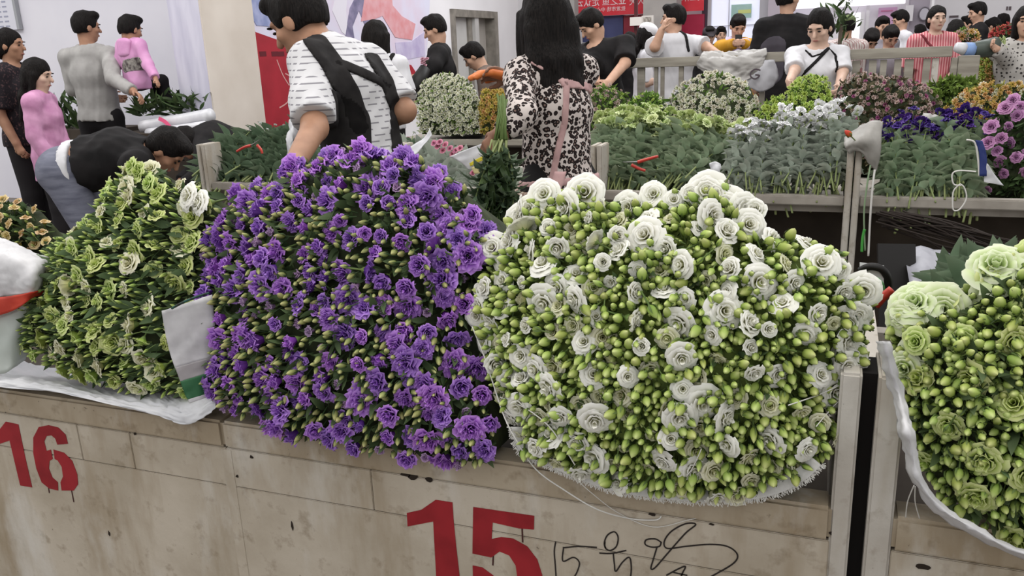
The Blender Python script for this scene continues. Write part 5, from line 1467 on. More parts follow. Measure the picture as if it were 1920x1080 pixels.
def ex17(root, J, T, P, M, h):
    cloth_strap(root, 'back_panel', T, .011, CLOTH('charcoal_panel', (66, 62, 68)), [([at(1456, 84, 7.3), at(1456, 130, 7.3)], .10, -VIEW)], .006)
person('man in a black tee with a charcoal back panel', J, BLK, TRB, 0, .010, 'buzz', sleeve='short', frac=.95, e=.026, flare=.02, hem=.14, extra=ex17)
J = J_at(1536, 52, 6.3, 188, face=160, nod=24, lean=6)
jset(J, elR=at(1490, 132, 6.25), wrR=at(1480, 152, 6.0), elL=at(1580, 135, 6.3), wrL=at(1572, 165, 6.1))
def ex18(root, J, T, P, M, h):
    a = lambda x, y: at(x, y, 6.2)
    cloth_strap(root, 'bag_strap', T, .009, BLK, [([a(1562, 84), a(1540, 108), a(1518, 130)], .012, -VIEW)], .010)
    cloth_strap(root, 'sleeve_stripe', T, .009, BLK, [([a(1562, 82), a(1576, 96), a(1577, 128)], .007, -VIEW)], .006)
    cloth_strap(root, 'neck_trim', T, .009, BLK, [([a(1522, 84), a(1534, 98), a(1548, 94), a(1560, 84)], .007, -VIEW)], .006)
person('woman in a white tee with black stripes sorting the lime flowers', J, WTEE, TRB, 2, .009, 'tail', sleeve='short', frac=.95, e=.017, flare=.012, extra=ex18, hs=1.1, neckcut=.095)
J = J_at(1757, 36, 8.2, 196, face=196)
jset(J, elL=J['shL']+Vector((.10, -.06, -.22)), wrL=J['shL']+Vector((.0, -.18, -.33)))
def exp_(root, J, T, P, M, h):
    cloth_strap(root, 'bag_strap', T, .011, CLOTH('dark_red_strap', (104, 44, 50)), [([at(1740, 58, 8.1), at(1756, 84, 8.1)], .012, -VIEW)], .009)
person('woman in a pink striped dress behind the railing', J, PSTR, PSTR, 2, .010, 'bun', sleeve='short', frac=.95, flare=.03, e=.024, skirt=.35, extra=exp_)
J = J_at(1832, 24, 10.6, 95, face=105, nod=14)
person('man in a black shirt beyond the railing', J, BLK, TRB, 0, .012, 'short', e=.026)
J = J_at(1925, 42, 6.3, 170, face=170)
jset(J, elR=at(1890, 112, 6.35), wrR=at(1868, 92, 6.25))
person('person in a dotted print blouse holding a wrapped bouquet', J, DOT, TRB, 0, .010, 'bob', sleeve='long', e=.03, hem=.25)
# --- smaller figures across the hall
FARW = CLOTH('far_white_shirt', (196, 194, 198)); FARG = CLOTH('far_grey_shirt', (120, 116, 122)); FARO = CLOTH('far_olive_jacket', (104, 112, 86))
def far(label, x, y, d, top, style='short', heading=200, sk=0, nod=5, hat=None, **k):
    J = J_at(x, y, d, heading, face=heading, nod=nod)
    def exh(root, J, T, P, M, h):
        if hat:
            K = SD(); K.ell(P(0, -.01, .055), np.array([.094, .108, .07])*h, M); K.ecap(P(0, .07, .045), P(0, .14, .03), (.06*h, .012*h), (.05*h, .01*h), M[:, 0], .01)
            sd_obj('cap', K, .014, hat, root)
    return person(label, J, top, TRB, sk, .014, style, extra=exh, group='shoppers across the hall', folds=0, **k)
far('shopper in a dark cap beside the glazed doors', 1330, 68, 11, BLK, hat=mat('dark_cap', (52, 46, 50), .8), nod=15)
far('shopper in a black jacket in front of the bright glass', 1352, 66, 12.5, BLK)
far('shopper in an olive jacket behind the man with the charcoal panel', 1424, 62, 11.5, FARO)
far('man in a green cap and pale plaid shirt', 1586, 50, 8.8, PLAID, heading=20, hat=GRN)
far('shopper in grey before the pink poster', 1655, 50, 10.5, FARG, nod=15)
far('tall shopper in a white shirt before the pink poster', 1688, 38, 11, FARW, heading=110, nod=20)
far('child with dark hair leaning over the rail', 1670, 70, 8.7, FARG, nod=35)
far('shopper with dark hair bending beside the bright doorway', 1634, 74, 9.4, BLK, nod=50)
far('shopper in black just behind the pink striped dress', 1790, 58, 9.5, BLK, heading=30, style='bob')
far('shopper in a white shirt bending over the far counter', 1815, 46, 12.5, FARW, heading=100)
far('shopper in dark clothes with his back to the far wall', 1880, 42, 12.5, BLK, heading=20)
far('shopper in dark clothes looking down at the far flowers', 1862, 50, 12, BLK, heading=60, nod=30)
far('shopper in grey beside the far flowers', 1908, 48, 12.2, FARG, heading=20)
far('shopper in white behind the round mirror', 1724, 62, 12.5, FARW, heading=20)

# ------------------------------------------------------------------ wraps, sacks, tools and odds and ends
WOV = mat('white_woven_plastic', (176, 175, 178), .5, (196, 195, 198), 22, bump=.15, spec=.4)
PLS = mat('crumpled_white_plastic', (186, 187, 192), .35, (204, 204, 208), 9, spec=.5)
GRYP = mat('dusty_grey_plastic', (128, 125, 120), .5, (152, 149, 144), 9, spec=.4)
REDW = mat('red_woven_band', (166, 44, 30), .5, (184, 60, 40), 20)
GRNW = mat('dark_green_print', (36, 82, 52), .5, (44, 94, 60), 14)
GRYW = mat('grey_print_band', (140, 136, 138), .5, (150, 146, 148), 14)
STR = mat('white_string', (206, 204, 200), .7)
YY = RIM_Y
# plastic sheet under the lime bundle, hanging over the rim
sheet('plastic_sheet', [[onY(x, y, YY+.14) for x, y in ((-120, 660), (0, 672), (100, 690), (200, 705), (290, 712), (360, 715), (402, 712))],
                        [onY(x, y, YY+.02) for x, y in ((-120, 680), (0, 700), (100, 714), (200, 734), (290, 742), (345, 748), (402, 738))],
                        [onY(x, y, YY-.014) for x, y in ((-120, 695), (0, 714), (100, 727), (200, 748), (290, 765), (350, 775), (404, 752))],
                        [onY(x, y, YY-.022) for x, y in ((-120, 705), (0, 726), (100, 735), (200, 757), (290, 778), (352, 796), (408, 764))]], PLS, None, 9, .0035, 34, .0012, 3)
tag(bpy.data.objects['plastic_sheet'], 'white plastic sheet hanging over the rim above the red 16', 'plastic sheet')
# printed woven bag edge between the lime and purple bundles
wb = empty('woven_bag', onY(355, 700, YY), 'white woven bag edge with grey and green blocks against the purple flowers', 'bag')
def strip(name, L, R, m, parent, cr=.002, seed=1, n=5, th=.0018):
    return sheet(name, [[a, a.lerp(b, .35), a.lerp(b, .7), b] for a, b in zip(L, R)], m, parent, 4, cr, 22, th, seed)
q = lambda x, y, d=0.0: onY(x, y, YY-.050+d*3.2)
strip('white_panel', [q(303, 583), q(309, 620), q(318, 660), q(328, 690)], [q(398, 552, .02), q(402, 600, .02), q(405, 640, .02), q(408, 668, .02)], WOV, wb)
strip('grey_band', [q(328, 689), q(333, 702), q(338, 716)], [q(408, 667, .02), q(410, 680, .02), q(412, 692, .02)], GRYW, wb, .0015)
strip('green_block', [q(338, 715), q(345, 735), q(352, 750)], [q(412, 691, .02), q(414, 712, .02), q(416, 730, .02)], GRNW, wb, .0015)
strip('hem', [q(352, 749), q(355, 756)], [q(416, 729, .02), q(417, 735, .02)], WOV, wb, .001)
MB().tube(smoothline([q(322, 578, -.004), q(345, 566, -.004), q(370, 556, -.004), q(392, 549, -.002)], 6), .0026, 5).build('drawstring', mat('dark_teal_cord', (38, 84, 74), .5, (30, 30, 30), 90), wb, True)
# sack and clear wrap at the left end
sk_ = empty('woven_sack', onY(20, 700, YY+.05), 'white woven sack with a red band beside the lime bundle', 'sack')
q = lambda x, y, d=0.0: onY(x, y, YY-.01+d)
sheet('sack_cloth', [[q(-160, 440, .22), q(-60, 440, .16), q(10, 448, .12), q(50, 470, .10), q(70, 480, .14)], [q(-160, 470, .10), q(-60, 475, .06), q(10, 480, .02), q(60, 490, .03), q(92, 486, .08)],
                     [q(-160, 520, .06), q(-60, 520, .03), q(10, 520, .0), q(58, 520, .0), q(84, 512, .06)], [q(-160, 560, .06), q(-60, 560, .02), q(10, 555, .0), q(58, 548, .0), q(82, 545, .06)]], WOV, sk_, 9, .0032, 13, .002, 4)
strip('red_band', [q(-160, 605, .04), q(-160, 580, .05), q(-160, 556, .05)], [q(82, 552, .04), q(84, 548, .05), q(83, 543, .06)], REDW, sk_, .003, 5) if False else \
sheet('red_band', [[q(-160, 560, .05), q(-60, 562, .01), q(10, 556, -.008), q(58, 549, -.008), q(84, 545, .05)], [q(-160, 615, .05), q(-60, 602, .01), q(10, 588, -.008), q(52, 566, -.008), q(82, 548, .05)]], REDW, sk_, 5, .003, 16, .002, 6)
CLR = mat('hazy_clear_wrap', (150, 158, 152), .3, (176, 182, 178), 6, spec=.5)
sheet('clear_wrap', [[q(-160, 612, .07), q(-60, 602, .04), q(0, 592, .02), q(45, 575, .03), q(72, 560, .07)], [q(-160, 650, .05), q(-60, 645, .03), q(0, 640, .01), q(32, 630, .02), q(60, 620, .07)], [q(-160, 690, .05), q(-60, 700, .02), q(0, 702, .0), q(25, 690, .01), q(50, 672, .06)]], CLR, sk_, 5, .004, 14, .0015, 7)
# peach and yellow snapdragons behind the sack
F_PEA = variants('peach_bloom', 3, flower_raw, [plant('peach_petal', (190, 164, 70), (210, 184, 120), (218, 196, 162), .12, .02, .25), STEMG], ruffle=.8, flare=.8, hgt=1.0, ns=5, ntt=5, layers=4, petals=(3, 4, 5, 5))
bs = Bundle('snapdragon_bundle', 'bundle of peach and yellow snapdragons behind the white sack', 'flower bundle', [(-120, 470), (-100, 390), (-20, 372), (30, 378), (70, 392), (100, 425), (108, 462), (60, 480)], onY(40, 470, 1.62), FN, (-.5, -.6, .5), .05, .6, .3, 51)
bs.organs('flower', F_PEA, 70, .026, (.014, .021), (0, .02), [], .4); bs.leaves(220, (.03, .05), [LEAFG], LF); bs.organs('bud', B_SLM, 60, .02, (.008, .011), (0, .02), [BUDG, STEMG], .3)
# wrap edge of the white bundle with its frayed fringe, and strings
fr = empty('frayed_sackcloth', onY(1200, 930, YY-.03), 'frayed white sackcloth edge under the white bundle', 'sackcloth')
edge = [(958, 800), (975, 848), (1020, 870), (1070, 892), (1130, 915), (1200, 930), (1270, 938), (1340, 941), (1400, 938), (1460, 925), (1510, 900), (1540, 872)]
inn = [(985, 800), (1000, 835), (1040, 852), (1085, 872), (1140, 892), (1205, 908), (1270, 916), (1340, 920), (1395, 916), (1450, 902), (1495, 878), (1520, 855)]
qo = lambda p, d: onY(p[0], p[1], YY-.022+d)
FR = mat('sackcloth_white', (188, 186, 184), .8, (204, 202, 200), 60, bump=.2)
sheet('cloth_edge', [[qo(p, .012) for p in inn], [qo(((a[0]+b[0])/2, (a[1]+b[1])/2), .004) for a, b in zip(inn, edge)], [qo(p, 0) for p in edge]], FR, fr, 5, .001, 30, .0015, 8)
E2 = smoothline([qo(p, 0) for p in edge], 24); rg = random.Random(8); mbf = MB()
for i in range(len(E2)-1):
    a = E2[i]; t = (E2[i+1]-a).normalized(); o = Vector((t.z, 0, -t.x)); o = o if o.z < 0 else -o
    for _ in range(2):
        b_ = a+t*rg.uniform(0, .006); mbf.tube([b_, b_+o*rg.uniform(.003, .008)+t*rg.uniform(-.004, .006)+Vector((0, rg.uniform(-.004, .002), 0))], .0007, 3)
ff_ = mbf.build('fringe', STR, fr); ff_['kind'] = 'stuff'
def cord(label, pts, r=.0016, m=STR, name='string', d=None, cat='string', parent=None):
    P = smoothline(pts, 8); o = MB().tube(P, r, 5).build(name, m, parent, True)
    return tag(o, label, cat) if parent is None else o
def surf(b, x, y, k=.03):
    """a point on the heads of bundle b"""
    p = onP(x, y, b.p0, b.n)-b.c; a, c = p.dot(b.u), p.dot(b.v)
    ro = min(1.0, math.hypot(a, c)/b.bound(math.atan2(c, a)))
    q = onP(x, y, b.p0+b.n*(b.bulge*(1-ro**2.6)+k), b.n); return q
cord('white string over the seam of purple and white bundles trailing onto the panel', [surf(b2, x, y, .03) for x, y in ((885, 612), (905, 660), (925, 720), (945, 780), (968, 825))]+[onY(x, y, YY-.03) for x, y in ((1005, 880), (1060, 920), (1120, 955))]+[onY(x, y, YY-.004) for x, y in ((1180, 972), (1228, 975), (1240, 968))], .0013)
cord('white string across the lower buds of the white bundle', [surf(b2, x, y, .028) for x, y in ((938, 745), (975, 760), (1000, 775), (1030, 800), (1055, 835), (1078, 872))], .0012)
cord('thin white string hanging in an arc below the white bundle', [onY(x, y, YY-.03) for x, y in ((1078, 896), (1110, 925))]+[onY(x, y, YY-.003) for x, y in ((1160, 962), (1225, 988), (1290, 975), (1320, 968))], .0008)
cord('white string tied over the lower right of the white bundle', [surf(b2, x, y, .026) for x, y in ((1478, 760), (1530, 742), (1575, 722), (1606, 703))], .0010)
cord('second white string loop beside the concrete pier', [surf(b2, x, y, .026) for x, y in ((1606, 704), (1590, 735), (1560, 765), (1530, 800))], .0009)
cord('short string stub between the lowest white blooms', [surf(b2, x, y, .03) for x, y in ((1315, 842), (1300, 875), (1288, 892))], .0009)
# leaning flattened cardboard and woven wrap of the right bundle
wr = empty('woven_wrap', onY(1760, 960, YY-.1), 'pale woven wrap edge around the right bundle', 'wrap')
out = [(1643, 640), (1655, 690), (1672, 745), (1684, 800), (1695, 850), (1712, 905), (1752, 960), (1820, 1002), (1900, 1042), (2000, 1070)]
ins = [(1668, 640), (1682, 690), (1698, 745), (1712, 800), (1722, 850), (1732, 900), (1772, 948), (1835, 988), (1905, 1026), (2000, 1050)]
sheet('wrap_edge', [[onY(x, y, YY-.095+.06*(i < 3)) for i, (x, y) in enumerate(out)], [onY((a[0]+b[0])/2, (a[1]+b[1])/2, YY-.125+.06*(i < 3)) for i, (a, b) in enumerate(zip(out, ins))], [onY(x, y, YY-.115+.06*(i < 3)) for i, (x, y) in enumerate(ins)]], WOV, wr, 6, .0022, 30, .0015, 9)
for a, b in (((1714, 910), (1698, 970)), ((1716, 912), (1724, 972))): cord('', [onY(a[0], a[1], YY-.1), onY((a[0]+b[0])/2-4, (a[1]+b[1])/2, YY-.05), onY(b[0], b[1], YY-.015)], .0009, STR, 'loose_thread', parent=wr)
# pruning shears and tagged phone lying between the two bundles
RG = mat('red_rubber_grip', (170, 44, 34), .4, (186, 60, 46), 20, spec=.5); STEEL = mat('grey_steel', (120, 118, 116), .35, metal=.8)
def shears(name, label, pts_a, pts_b, blade, r, root_at):
    o = empty(name, root_at, label, 'scissors')
    MB().tube(smoothline(pts_a, 5), r, 7, r*.75).build('handle', RG, o, True); MB().tube(smoothline(pts_b, 5), r, 7, r*.75).build('handle', RG, o, True)
    MB().tube(smoothline(blade, 4), r*.55, 5, r*.15).build('blade', STEEL, o, True)
    return o
g = lambda x, y, k=0.0: onY(x, y, 1.44+k)
shears('pruning_shears', 'pruning shears with red grips between the white and lime bundles', [g(1640, 572), g(1652, 560), g(1672, 542)], [g(1618, 548, .02), g(1634, 536, .02), g(1640, 528, .02)], [g(1640, 572), g(1630, 584), g(1618, 590)], .009, g(1645, 575))
ph = empty('tagged_phone', g(1640, 560, .03), 'white phone tied with a green band in a black strap', 'phone')
A_ = g(1634, 530, .05)
def obox(name, c, u, v, hw, hh, th, m, parent):
    u = Vector(u).normalized(); v = Vector(v).normalized(); n = u.cross(v)
    V = [c+u*a*hw+v*b*hh+n*e_*th for e_ in (-1, 1) for a, b in ((-1, -1), (1, -1), (1, 1), (-1, 1))]
    return mesh_obj(name, V, [(3, 2, 1, 0), (4, 5, 6, 7), (0, 1, 5, 4), (1, 2, 6, 5), (2, 3, 7, 6), (3, 0, 4, 7)], m, parent)
obox('case', A_, (1, 0, -.1), (-.05, .25, 1), .019, .032, .004, mat('white_phone_case', (206, 206, 208), .3, spec=.5), ph)
MB().tube(smoothline([g(1612, 508, .05), g(1630, 500, .045), g(1652, 504, .045), g(1664, 520, .05), g(1666, 545, .06)], 6), .007, 6).build('strap', BLACKM, ph, True)
MB().tube(smoothline([g(1612, 524, .03), g(1640, 520, .028), g(1654, 530, .028), g(1658, 545, .035)], 6), .0018, 5).build('rubber_band', mat('green_band', (90, 160, 96), .4), ph, True)
# aisle behind the right bundle
tp_ = onY(1680, 458, 2.85); bt_ = Vector((tp_.x+.06, 2.55, .02))
tag(obox('black_board', (tp_+bt_)/2, (1, .1, 0), tp_-bt_, .055, (tp_-bt_).length/2, .012, BLACKM, None), 'black board leaning in the aisle under the far stalls', 'board')
sheet('grey_sheet', [[onY(1690, 470, 3.0), onY(1740, 462, 3.05), (onY(1790, 485, 3.05)), onY(1835, 505, 3.0)], [onY(1700, 500, 2.8), onY(1750, 496, 2.8), onY(1790, 505, 2.8), onY(1850, 520, 2.8)], [onY(1710, 560, 2.6), onY(1750, 560, 2.6), onY(1800, 560, 2.6), onY(1860, 560, 2.6)]], mat('dim_grey_plastic', (124, 124, 132), .5, (146, 146, 154), 8), None, 4, .012, 10, .002, 11)
tag(bpy.data.objects['grey_sheet'], 'grey plastic sheet lying in the dark aisle', 'plastic sheet')
tw = empty('twig_bunch', onY(1790, 480, 3.75), 'bunch of dark bare twigs lying under the far stall', 'twigs'); rg = random.Random(4)
for i in range(26):
    x0, y0 = rg.uniform(1640, 1700), rg.uniform(392, 430); x1, y1 = rg.uniform(1850, 1960), rg.uniform(440, 520)
    MB().tube(smoothline([onY(x0, y0, 3.95), onY((x0+x1)/2+rg.gauss(0, 12), (y0+y1)/2+rg.gauss(-4, 10), 3.75), onY(x1, y1, 3.6)], 5), .005, 5, .003).build('twig', mat('dark_bark', (36, 28, 24), .9), tw, True)
rg = random.Random(6); dl = empty('leafy_bunch', onY(1790, 545, 1.75), 'dark leafy lisianthus bunch lying behind the right blooms', 'bunch')
for i in range(22):
    b_ = onY(rg.uniform(1740, 1920), rg.uniform(555, 600), 1.58); t = onY(rg.uniform(1760, 1960), rg.uniform(500, 545), 1.95)
    put('stem', rg.choice(ST_DEEP), place_matrix(b_, t-b_, rg.random()*6, (t-b_).length*1.0), dl)
# scissors on the far bundles
g = lambda x, y, k=0.0: onY(x, y, 4.05+k)
shears('scissors', 'red handled scissors on the dark green stem bundle', [g(470, 273), g(458, 276), g(444, 284)], [g(482, 272), g(489, 280), g(492, 288)], [g(470, 273), g(478, 268), g(486, 262)], .009, g(468, 285))
g = lambda x, y, k=0.0: onY(x, y, 4.08+k)
shears('scissors', 'red handled scissors on the pale green stock', [g(1196, 304), g(1212, 299), g(1234, 293)], [g(1184, 309), g(1198, 316), g(1210, 320)], [g(1196, 304), g(1184, 304), g(1168, 304)], .009, g(1200, 318))
# paper bag with a yellow print in front of the leopard blouse, other scraps
pb = empty('paper_bag', onY(880, 330, 3.98), 'white plastic bag with a yellow print lying on the leafy bundle', 'bag')
g = lambda x, y, k=0.0: onY(x, y, 4.12+k)
sheet('bag_sheet', [[g(842, 294), g(880, 278), g(915, 266), g(945, 258)], [g(862, 303), g(890, 296), g(922, 290), g(950, 285)], [g(878, 318), g(900, 318), g(925, 318), g(950, 318)]], PLS, pb, 5, .006, 12, .002, 12)
sheet('yellow_print', [[g(880, 306, -.02), g(900, 295, -.02), g(925, 286, -.02)], [g(882, 312, -.022), g(902, 302, -.022), g(925, 294, -.022)]], mat('yellow_print_film', (190, 176, 44), .5), pb, 4, .002, 12, .002, 13)
sheet('yellow_print', [[g(884, 314, -.02), g(900, 308, -.02), g(920, 302, -.02)], [g(890, 326, -.022), g(905, 324, -.022), g(920, 318, -.022)]], mat('pale_yellow_film', (190, 180, 130), .5), pb, 4, .002, 12, .002, 14)
sheet('plastic_scrap', [[onY(742, 292, 3.98), onY(758, 283, 3.98), onY(790, 262, 3.98), onY(806, 240, 4.0)], [onY(742, 312, 3.95), onY(765, 300, 3.95), onY(785, 285, 3.95), onY(808, 252, 3.98)]], PLS, None, 5, .006, 14, .002, 15)
tag(bpy.data.objects['plastic_scrap'], 'crumpled clear white plastic beside the apron', 'plastic scrap')
sheet('plastic_wrap', [[at(542, 225, 3.2), at(555, 215, 3.2), at(572, 212, 3.2)], [at(536, 255, 3.2), at(550, 250, 3.15), at(566, 250, 3.2)], [at(540, 290, 3.2), at(548, 292, 3.15), at(556, 288, 3.2)]], PLS, None, 5, .008, 16, .002, 16)
tag(bpy.data.objects['plastic_wrap'], 'crumpled plastic wrap behind the bent bare arm', 'plastic wrap')
PKR = variants('rose_bloom', 2, flower_raw, [plant('rose_pink_petal', (150, 60, 92), (190, 108, 136), (206, 146, 164), .2, .012, .2), STEMG], ruffle=.6, flare=.9, ns=5, ntt=4, layers=4, petals=(3, 4, 5, 5))
pr_ = empty('pink_rose_bunch', onY(830, 300, 4.4), 'small bunch of pink roses on the leafy stall', 'flower bundle')
for i, (x, y) in enumerate([(815, 270), (826, 268), (836, 273), (845, 280), (856, 284), (864, 280), (822, 276), (832, 284), (888, 326), (850, 290)]): put('flower', PKR[i % 2], place_matrix(onY(x, y, 4.2), (-.1, -.7, .6), i, .022), pr_)
# bunch of leafy stems held by the woman in leopard
PL_H = variants('dark_broad_leaf', 4, leaf_raw, [DLEAF], W=.42)
hb = empty('held_bunch', at(938, 258, 2.92), 'dark green leafy bunch held upside down by the leopard woman', 'bunch'); rg = random.Random(9)
for i in range(26):
    t = at(rg.uniform(880, 962), rg.uniform(385, 425), 2.90+rg.uniform(-.05, .08)); b_ = at(944+rg.gauss(0, 5), 185+rg.gauss(0, 6), 2.95); h_ = at(940+rg.gauss(0, 6), 262, 2.92+rg.uniform(-.02, .02))
    d_ = t-h_
    put('stem', rg.choice(ST_DEEP), place_matrix(h_, d_, rg.random()*6, (d_.length*1.15, d_.length*1.15, d_.length)), hb)
    MB().tube([h_, h_.lerp(b_, .5)+Vector((rg.gauss(0, .005), 0, 0)), b_], .004, 5).build('stem_end', STEMG, hb, True)
for i in range(70):
    f_ = rg.random(); p_ = at(942+(rg.uniform(-62, 22))*f_, 275+130*f_, 2.90+rg.uniform(-.06, .06)); put('leaf', PL_H[i % 4], place_matrix(p_, (rg.gauss(0, .35), rg.gauss(-.2, .3), -1), rg.random()*6, rg.uniform(.06, .10)), hb)
# plastic hood over the pier, strings, orange bud
hp = empty('plastic_hood', onY(1610, 310, BACK_Y-.02), 'grey white plastic hood pulled over the concrete pier', 'plastic cover')
g = lambda x, y, k=0.0: onY(x, y, BACK_Y-.03+k)
sheet('hood', [[g(1585, 258, .1), g(1608, 240, .1), g(1636, 226, .08), g(1655, 228, .1)], [g(1583, 272), g(1606, 262, -.03), g(1632, 258, -.03), g(1652, 262, .02)], [g(1588, 282), g(1610, 278, -.04), g(1634, 290, -.02), g(1648, 300, .02)], [g(1592, 288), g(1612, 284, -.03), g(1630, 308, 0), g(1644, 322, .02)]], GRYP, hp, 5, .005, 14, .002, 17)
cord('', [g(1632, 310), g(1626, 345, -.02), g(1620, 400, -.02), g(1622, 470, -.02)], .004, mat('pale_green_tape', (128, 150, 118), .5), 'tie_string', parent=hp)
cord('', [g(1640, 318), g(1636, 350, -.02), g(1632, 400, -.02), g(1628, 480, -.02)], .005, STR, 'tie_string', parent=hp)
cord('', [g(1621, 430, -.02), g(1617, 450, -.02), g(1616, 472, -.02)], .007, mat('bright_green_tape', (70, 150, 66), .5), 'tie_string', parent=hp)
ob_ = empty('orange_bud', g(1590, 250), 'single orange tulip bud lying beside the plastic hood', 'flower')
me_ = finish('orange_bud_mesh', bud_raw(3), [plant('orange_petal', (190, 130, 50), (200, 84, 50), (206, 96, 70), .1, .01, .2), STEMG]); put('bud', me_, place_matrix(g(1596, 256, -.03), (-.6, -.2, .6), 0, .024), ob_)
# ribbon, blue strip and white paper at the purple stock
tr = empty('tie_ribbon', g(1800, 390), 'white tie ribbon looped around the dark purple stock', 'ribbon')
for P_ in ([(1830, 322), (1800, 320), (1786, 326), (1788, 345), (1802, 348)], [(1800, 345), (1788, 358), (1786, 378), (1788, 394), (1800, 392), (1812, 372), (1808, 352), (1800, 345)]):
    cord('', [g(x, y, -.05) for x, y in P_], .0032, STR, 'loop', parent=tr)
bl = empty('blue_strip', g(1842, 330), 'blue and white plastic strip beside the pink lisianthus', 'plastic strip')
sheet('strip', [[g(1828, 262), g(1842, 264)], [g(1836, 290), g(1850, 292)], [g(1836, 330), g(1850, 330)]], mat('navy_blue_film', (42, 54, 110), .4), bl, 5, .004, 14, .002, 18)
cord('', [g(1812, 262), g(1828, 268), g(1834, 300), g(1836, 330)], .004, STR, 'edge', parent=bl)
sheet('paper_cone', [[g(1850, 306, .0), g(1853, 308, .0)], [g(1845, 338), g(1866, 328)], [g(1848, 342), g(1882, 348)]], PLS, None, 5, .003, 14, .002, 19)
tag(bpy.data.objects['paper_cone'], 'white paper cone below the pink lisianthus', 'paper')
sheet('grey_rag', [[onY(1718, 228, 4.6), onY(1732, 214, 4.6), onY(1752, 216, 4.6), onY(1766, 224, 4.6)], [onY(1712, 236, 4.5), onY(1732, 228, 4.5), onY(1752, 230, 4.5), onY(1760, 236, 4.5)]], GRYP, None, 5, .008, 16, .002, 20)
tag(bpy.data.objects['grey_rag'], 'crumpled grey plastic rag on the dark mixed spray', 'rag')
wt = empty('white_bag_scrap', onY(1345, 335, 4.03), 'white bag scrap hanging between the two stock bundles', 'bag'); sheet('scrap', [[g(1330, 306), g(1342, 303), g(1352, 308)], [g(1334, 322), g(1343, 325, -.02), g(1350, 320)], [g(1340, 345), g(1346, 346), g(1348, 342)]], PLS, wt, 5, .004, 14, .002, 21)
# cloth on the railing with a printed mark
rc = empty('draped_sheet', onY(1380, 160, RY-.05), 'grey plastic sheet with a dark round mark draped on the railing', 'sheet')
g = lambda x, y, k=0.0: onY(x, y, RY-.06+k)
DRP = mat('draped_grey_film', (150, 147, 144), .5, (168, 165, 162), 7, spec=.4)
sheet('drape', [[g(1318, 98, .08), g(1350, 96, .09), g(1390, 95, .09), g(1436, 92, .09)], [g(1312, 108), g(1350, 112, -.02), g(1390, 110, -.02), g(1438, 100)], [g(1306, 124, .02), g(1350, 138, -.04), g(1385, 134, -.03), g(1432, 118)], [g(1330, 138), g(1365, 158, -.05), g(1395, 152, -.03), g(1425, 138)]], DRP, rc, 9, .012, 10, .003, 22)
sheet('drape', [[g(1432, 112, .0), g(1442, 112, -.01), g(1452, 112)], [g(1402, 146, -.01), g(1430, 148, -.03), g(1460, 142)], [g(1396, 160), g(1425, 172, -.02), g(1450, 162)]], mat('draped_white_film', (164, 163, 168), .5), rc, 5, .008, 10, .003, 23)
ribbon('printed_mark', [g(1426, 132, -.045), g(1416, 130, -.045), g(1408, 136, -.045), g(1408, 144, -.045), g(1416, 148, -.045), g(1424, 142, -.045), g(1416, 140, -.045)], .012, (0, -1, 0), mat('dark_mark', (74, 64, 70), .6), rc, .004)
# bouquet held at the railing, dark bunch held by the door, phone
wq = empty('wrapped_bouquet', at(1840, 95, 6.2), 'bouquet wrapped in white and blue paper held over the railing end', 'bouquet')
a, b_, c, d_ = at(1792, 88, 6.3), at(1808, 92, 6.3), at(1824, 94, 6.3), at(1868, 88, 6.3)
for n_, (u, v, r0, r1, m_) in {'white_paper': (a, b_, .035, .05, PLS), 'blue_paper': (b_, c, .05, .058, mat('sky_blue_paper', (120, 146, 190), .5)), 'dark_paper': (c, d_, .058, .075, mat('dark_green_film', (70, 78, 72), .4))}.items(): MB().tube([u, u.lerp(v, .5), v], r0, 10, r1).build(n_, m_, wq, True)
for i in range(10): put('blossom', H_PGR[i % 3], place_matrix(at(1868+rnd.uniform(0, 14), 72+rnd.uniform(0, 26), 6.3+rnd.uniform(-.05, .05)), (.8, -.3, .3), i, .028), wq)
dk = empty('dark_bunch', at(782, 165, 7.1), 'dark wrapped bunch held by the young man in black', 'bouquet')
MB().tube([at(798, 128, 7.1), at(785, 150, 7.08), at(772, 182, 7.05)], .05, 9, .075).build('wrap', BLACKM, dk, True)
for i in range(6): put('blossom', H_PNK[i % 3], place_matrix(at(798+rnd.uniform(-6, 8), 112+rnd.uniform(0, 14), 7.1), (0, -.4, .8), i, .028), dk)
tag(obox('mobile_phone', at(1385, 76, 8.6), RT, UP, .035, .06, .005, BLACKM, None), 'black phone in the hands of the yellow jacket person', 'phone')
# foliage pile and wrapped roll by the pillar
pl = empty('foliage_pile', onY(300, 215, 5.9), 'pile of dark pointed foliage lying on a white roll by the pillar', 'foliage'); rg = random.Random(12); PL = variants('pointed_leaf', 2, leaf_raw, [DLEAF], W=.22)
for i in range(150):
    x = rg.uniform(258, 385); y = 215-rg.random()**1.3*(38 if x > 300 else 24)+abs(x-320)*.05
    dr_ = Vector((rg.uniform(-.9, .9), rg.uniform(-.6, .3), rg.uniform(.05, .55))); put('leaf', PL[i % 2], place_matrix(onY(x, y, 5.55+rg.uniform(0, .3)), dr_, rg.random()*6, rg.uniform(.10, .18)), pl)
pl2 = empty('foliage_pile', onY(130, 220, 5.9), 'pile of dark foliage standing behind the girl in the pink coat', 'foliage')
for i in range(110):
    x = rg.uniform(105, 200); y = rg.uniform(190, 250); dr_ = Vector((rg.uniform(-.6, .6), rg.uniform(-.6, .1), rg.uniform(.2, .9))); put('leaf', PL[i % 2], place_matrix(onY(x, y, 6.2+rg.uniform(0, .25)), dr_, rg.random()*6, rg.uniform(.12, .2)), pl2)
tag(box('trestle_bench', (-5.5, 5.35, 0), (-4.55, 5.68, .90), DARKC), 'dark low bench under the foliage by the pillar', 'bench')
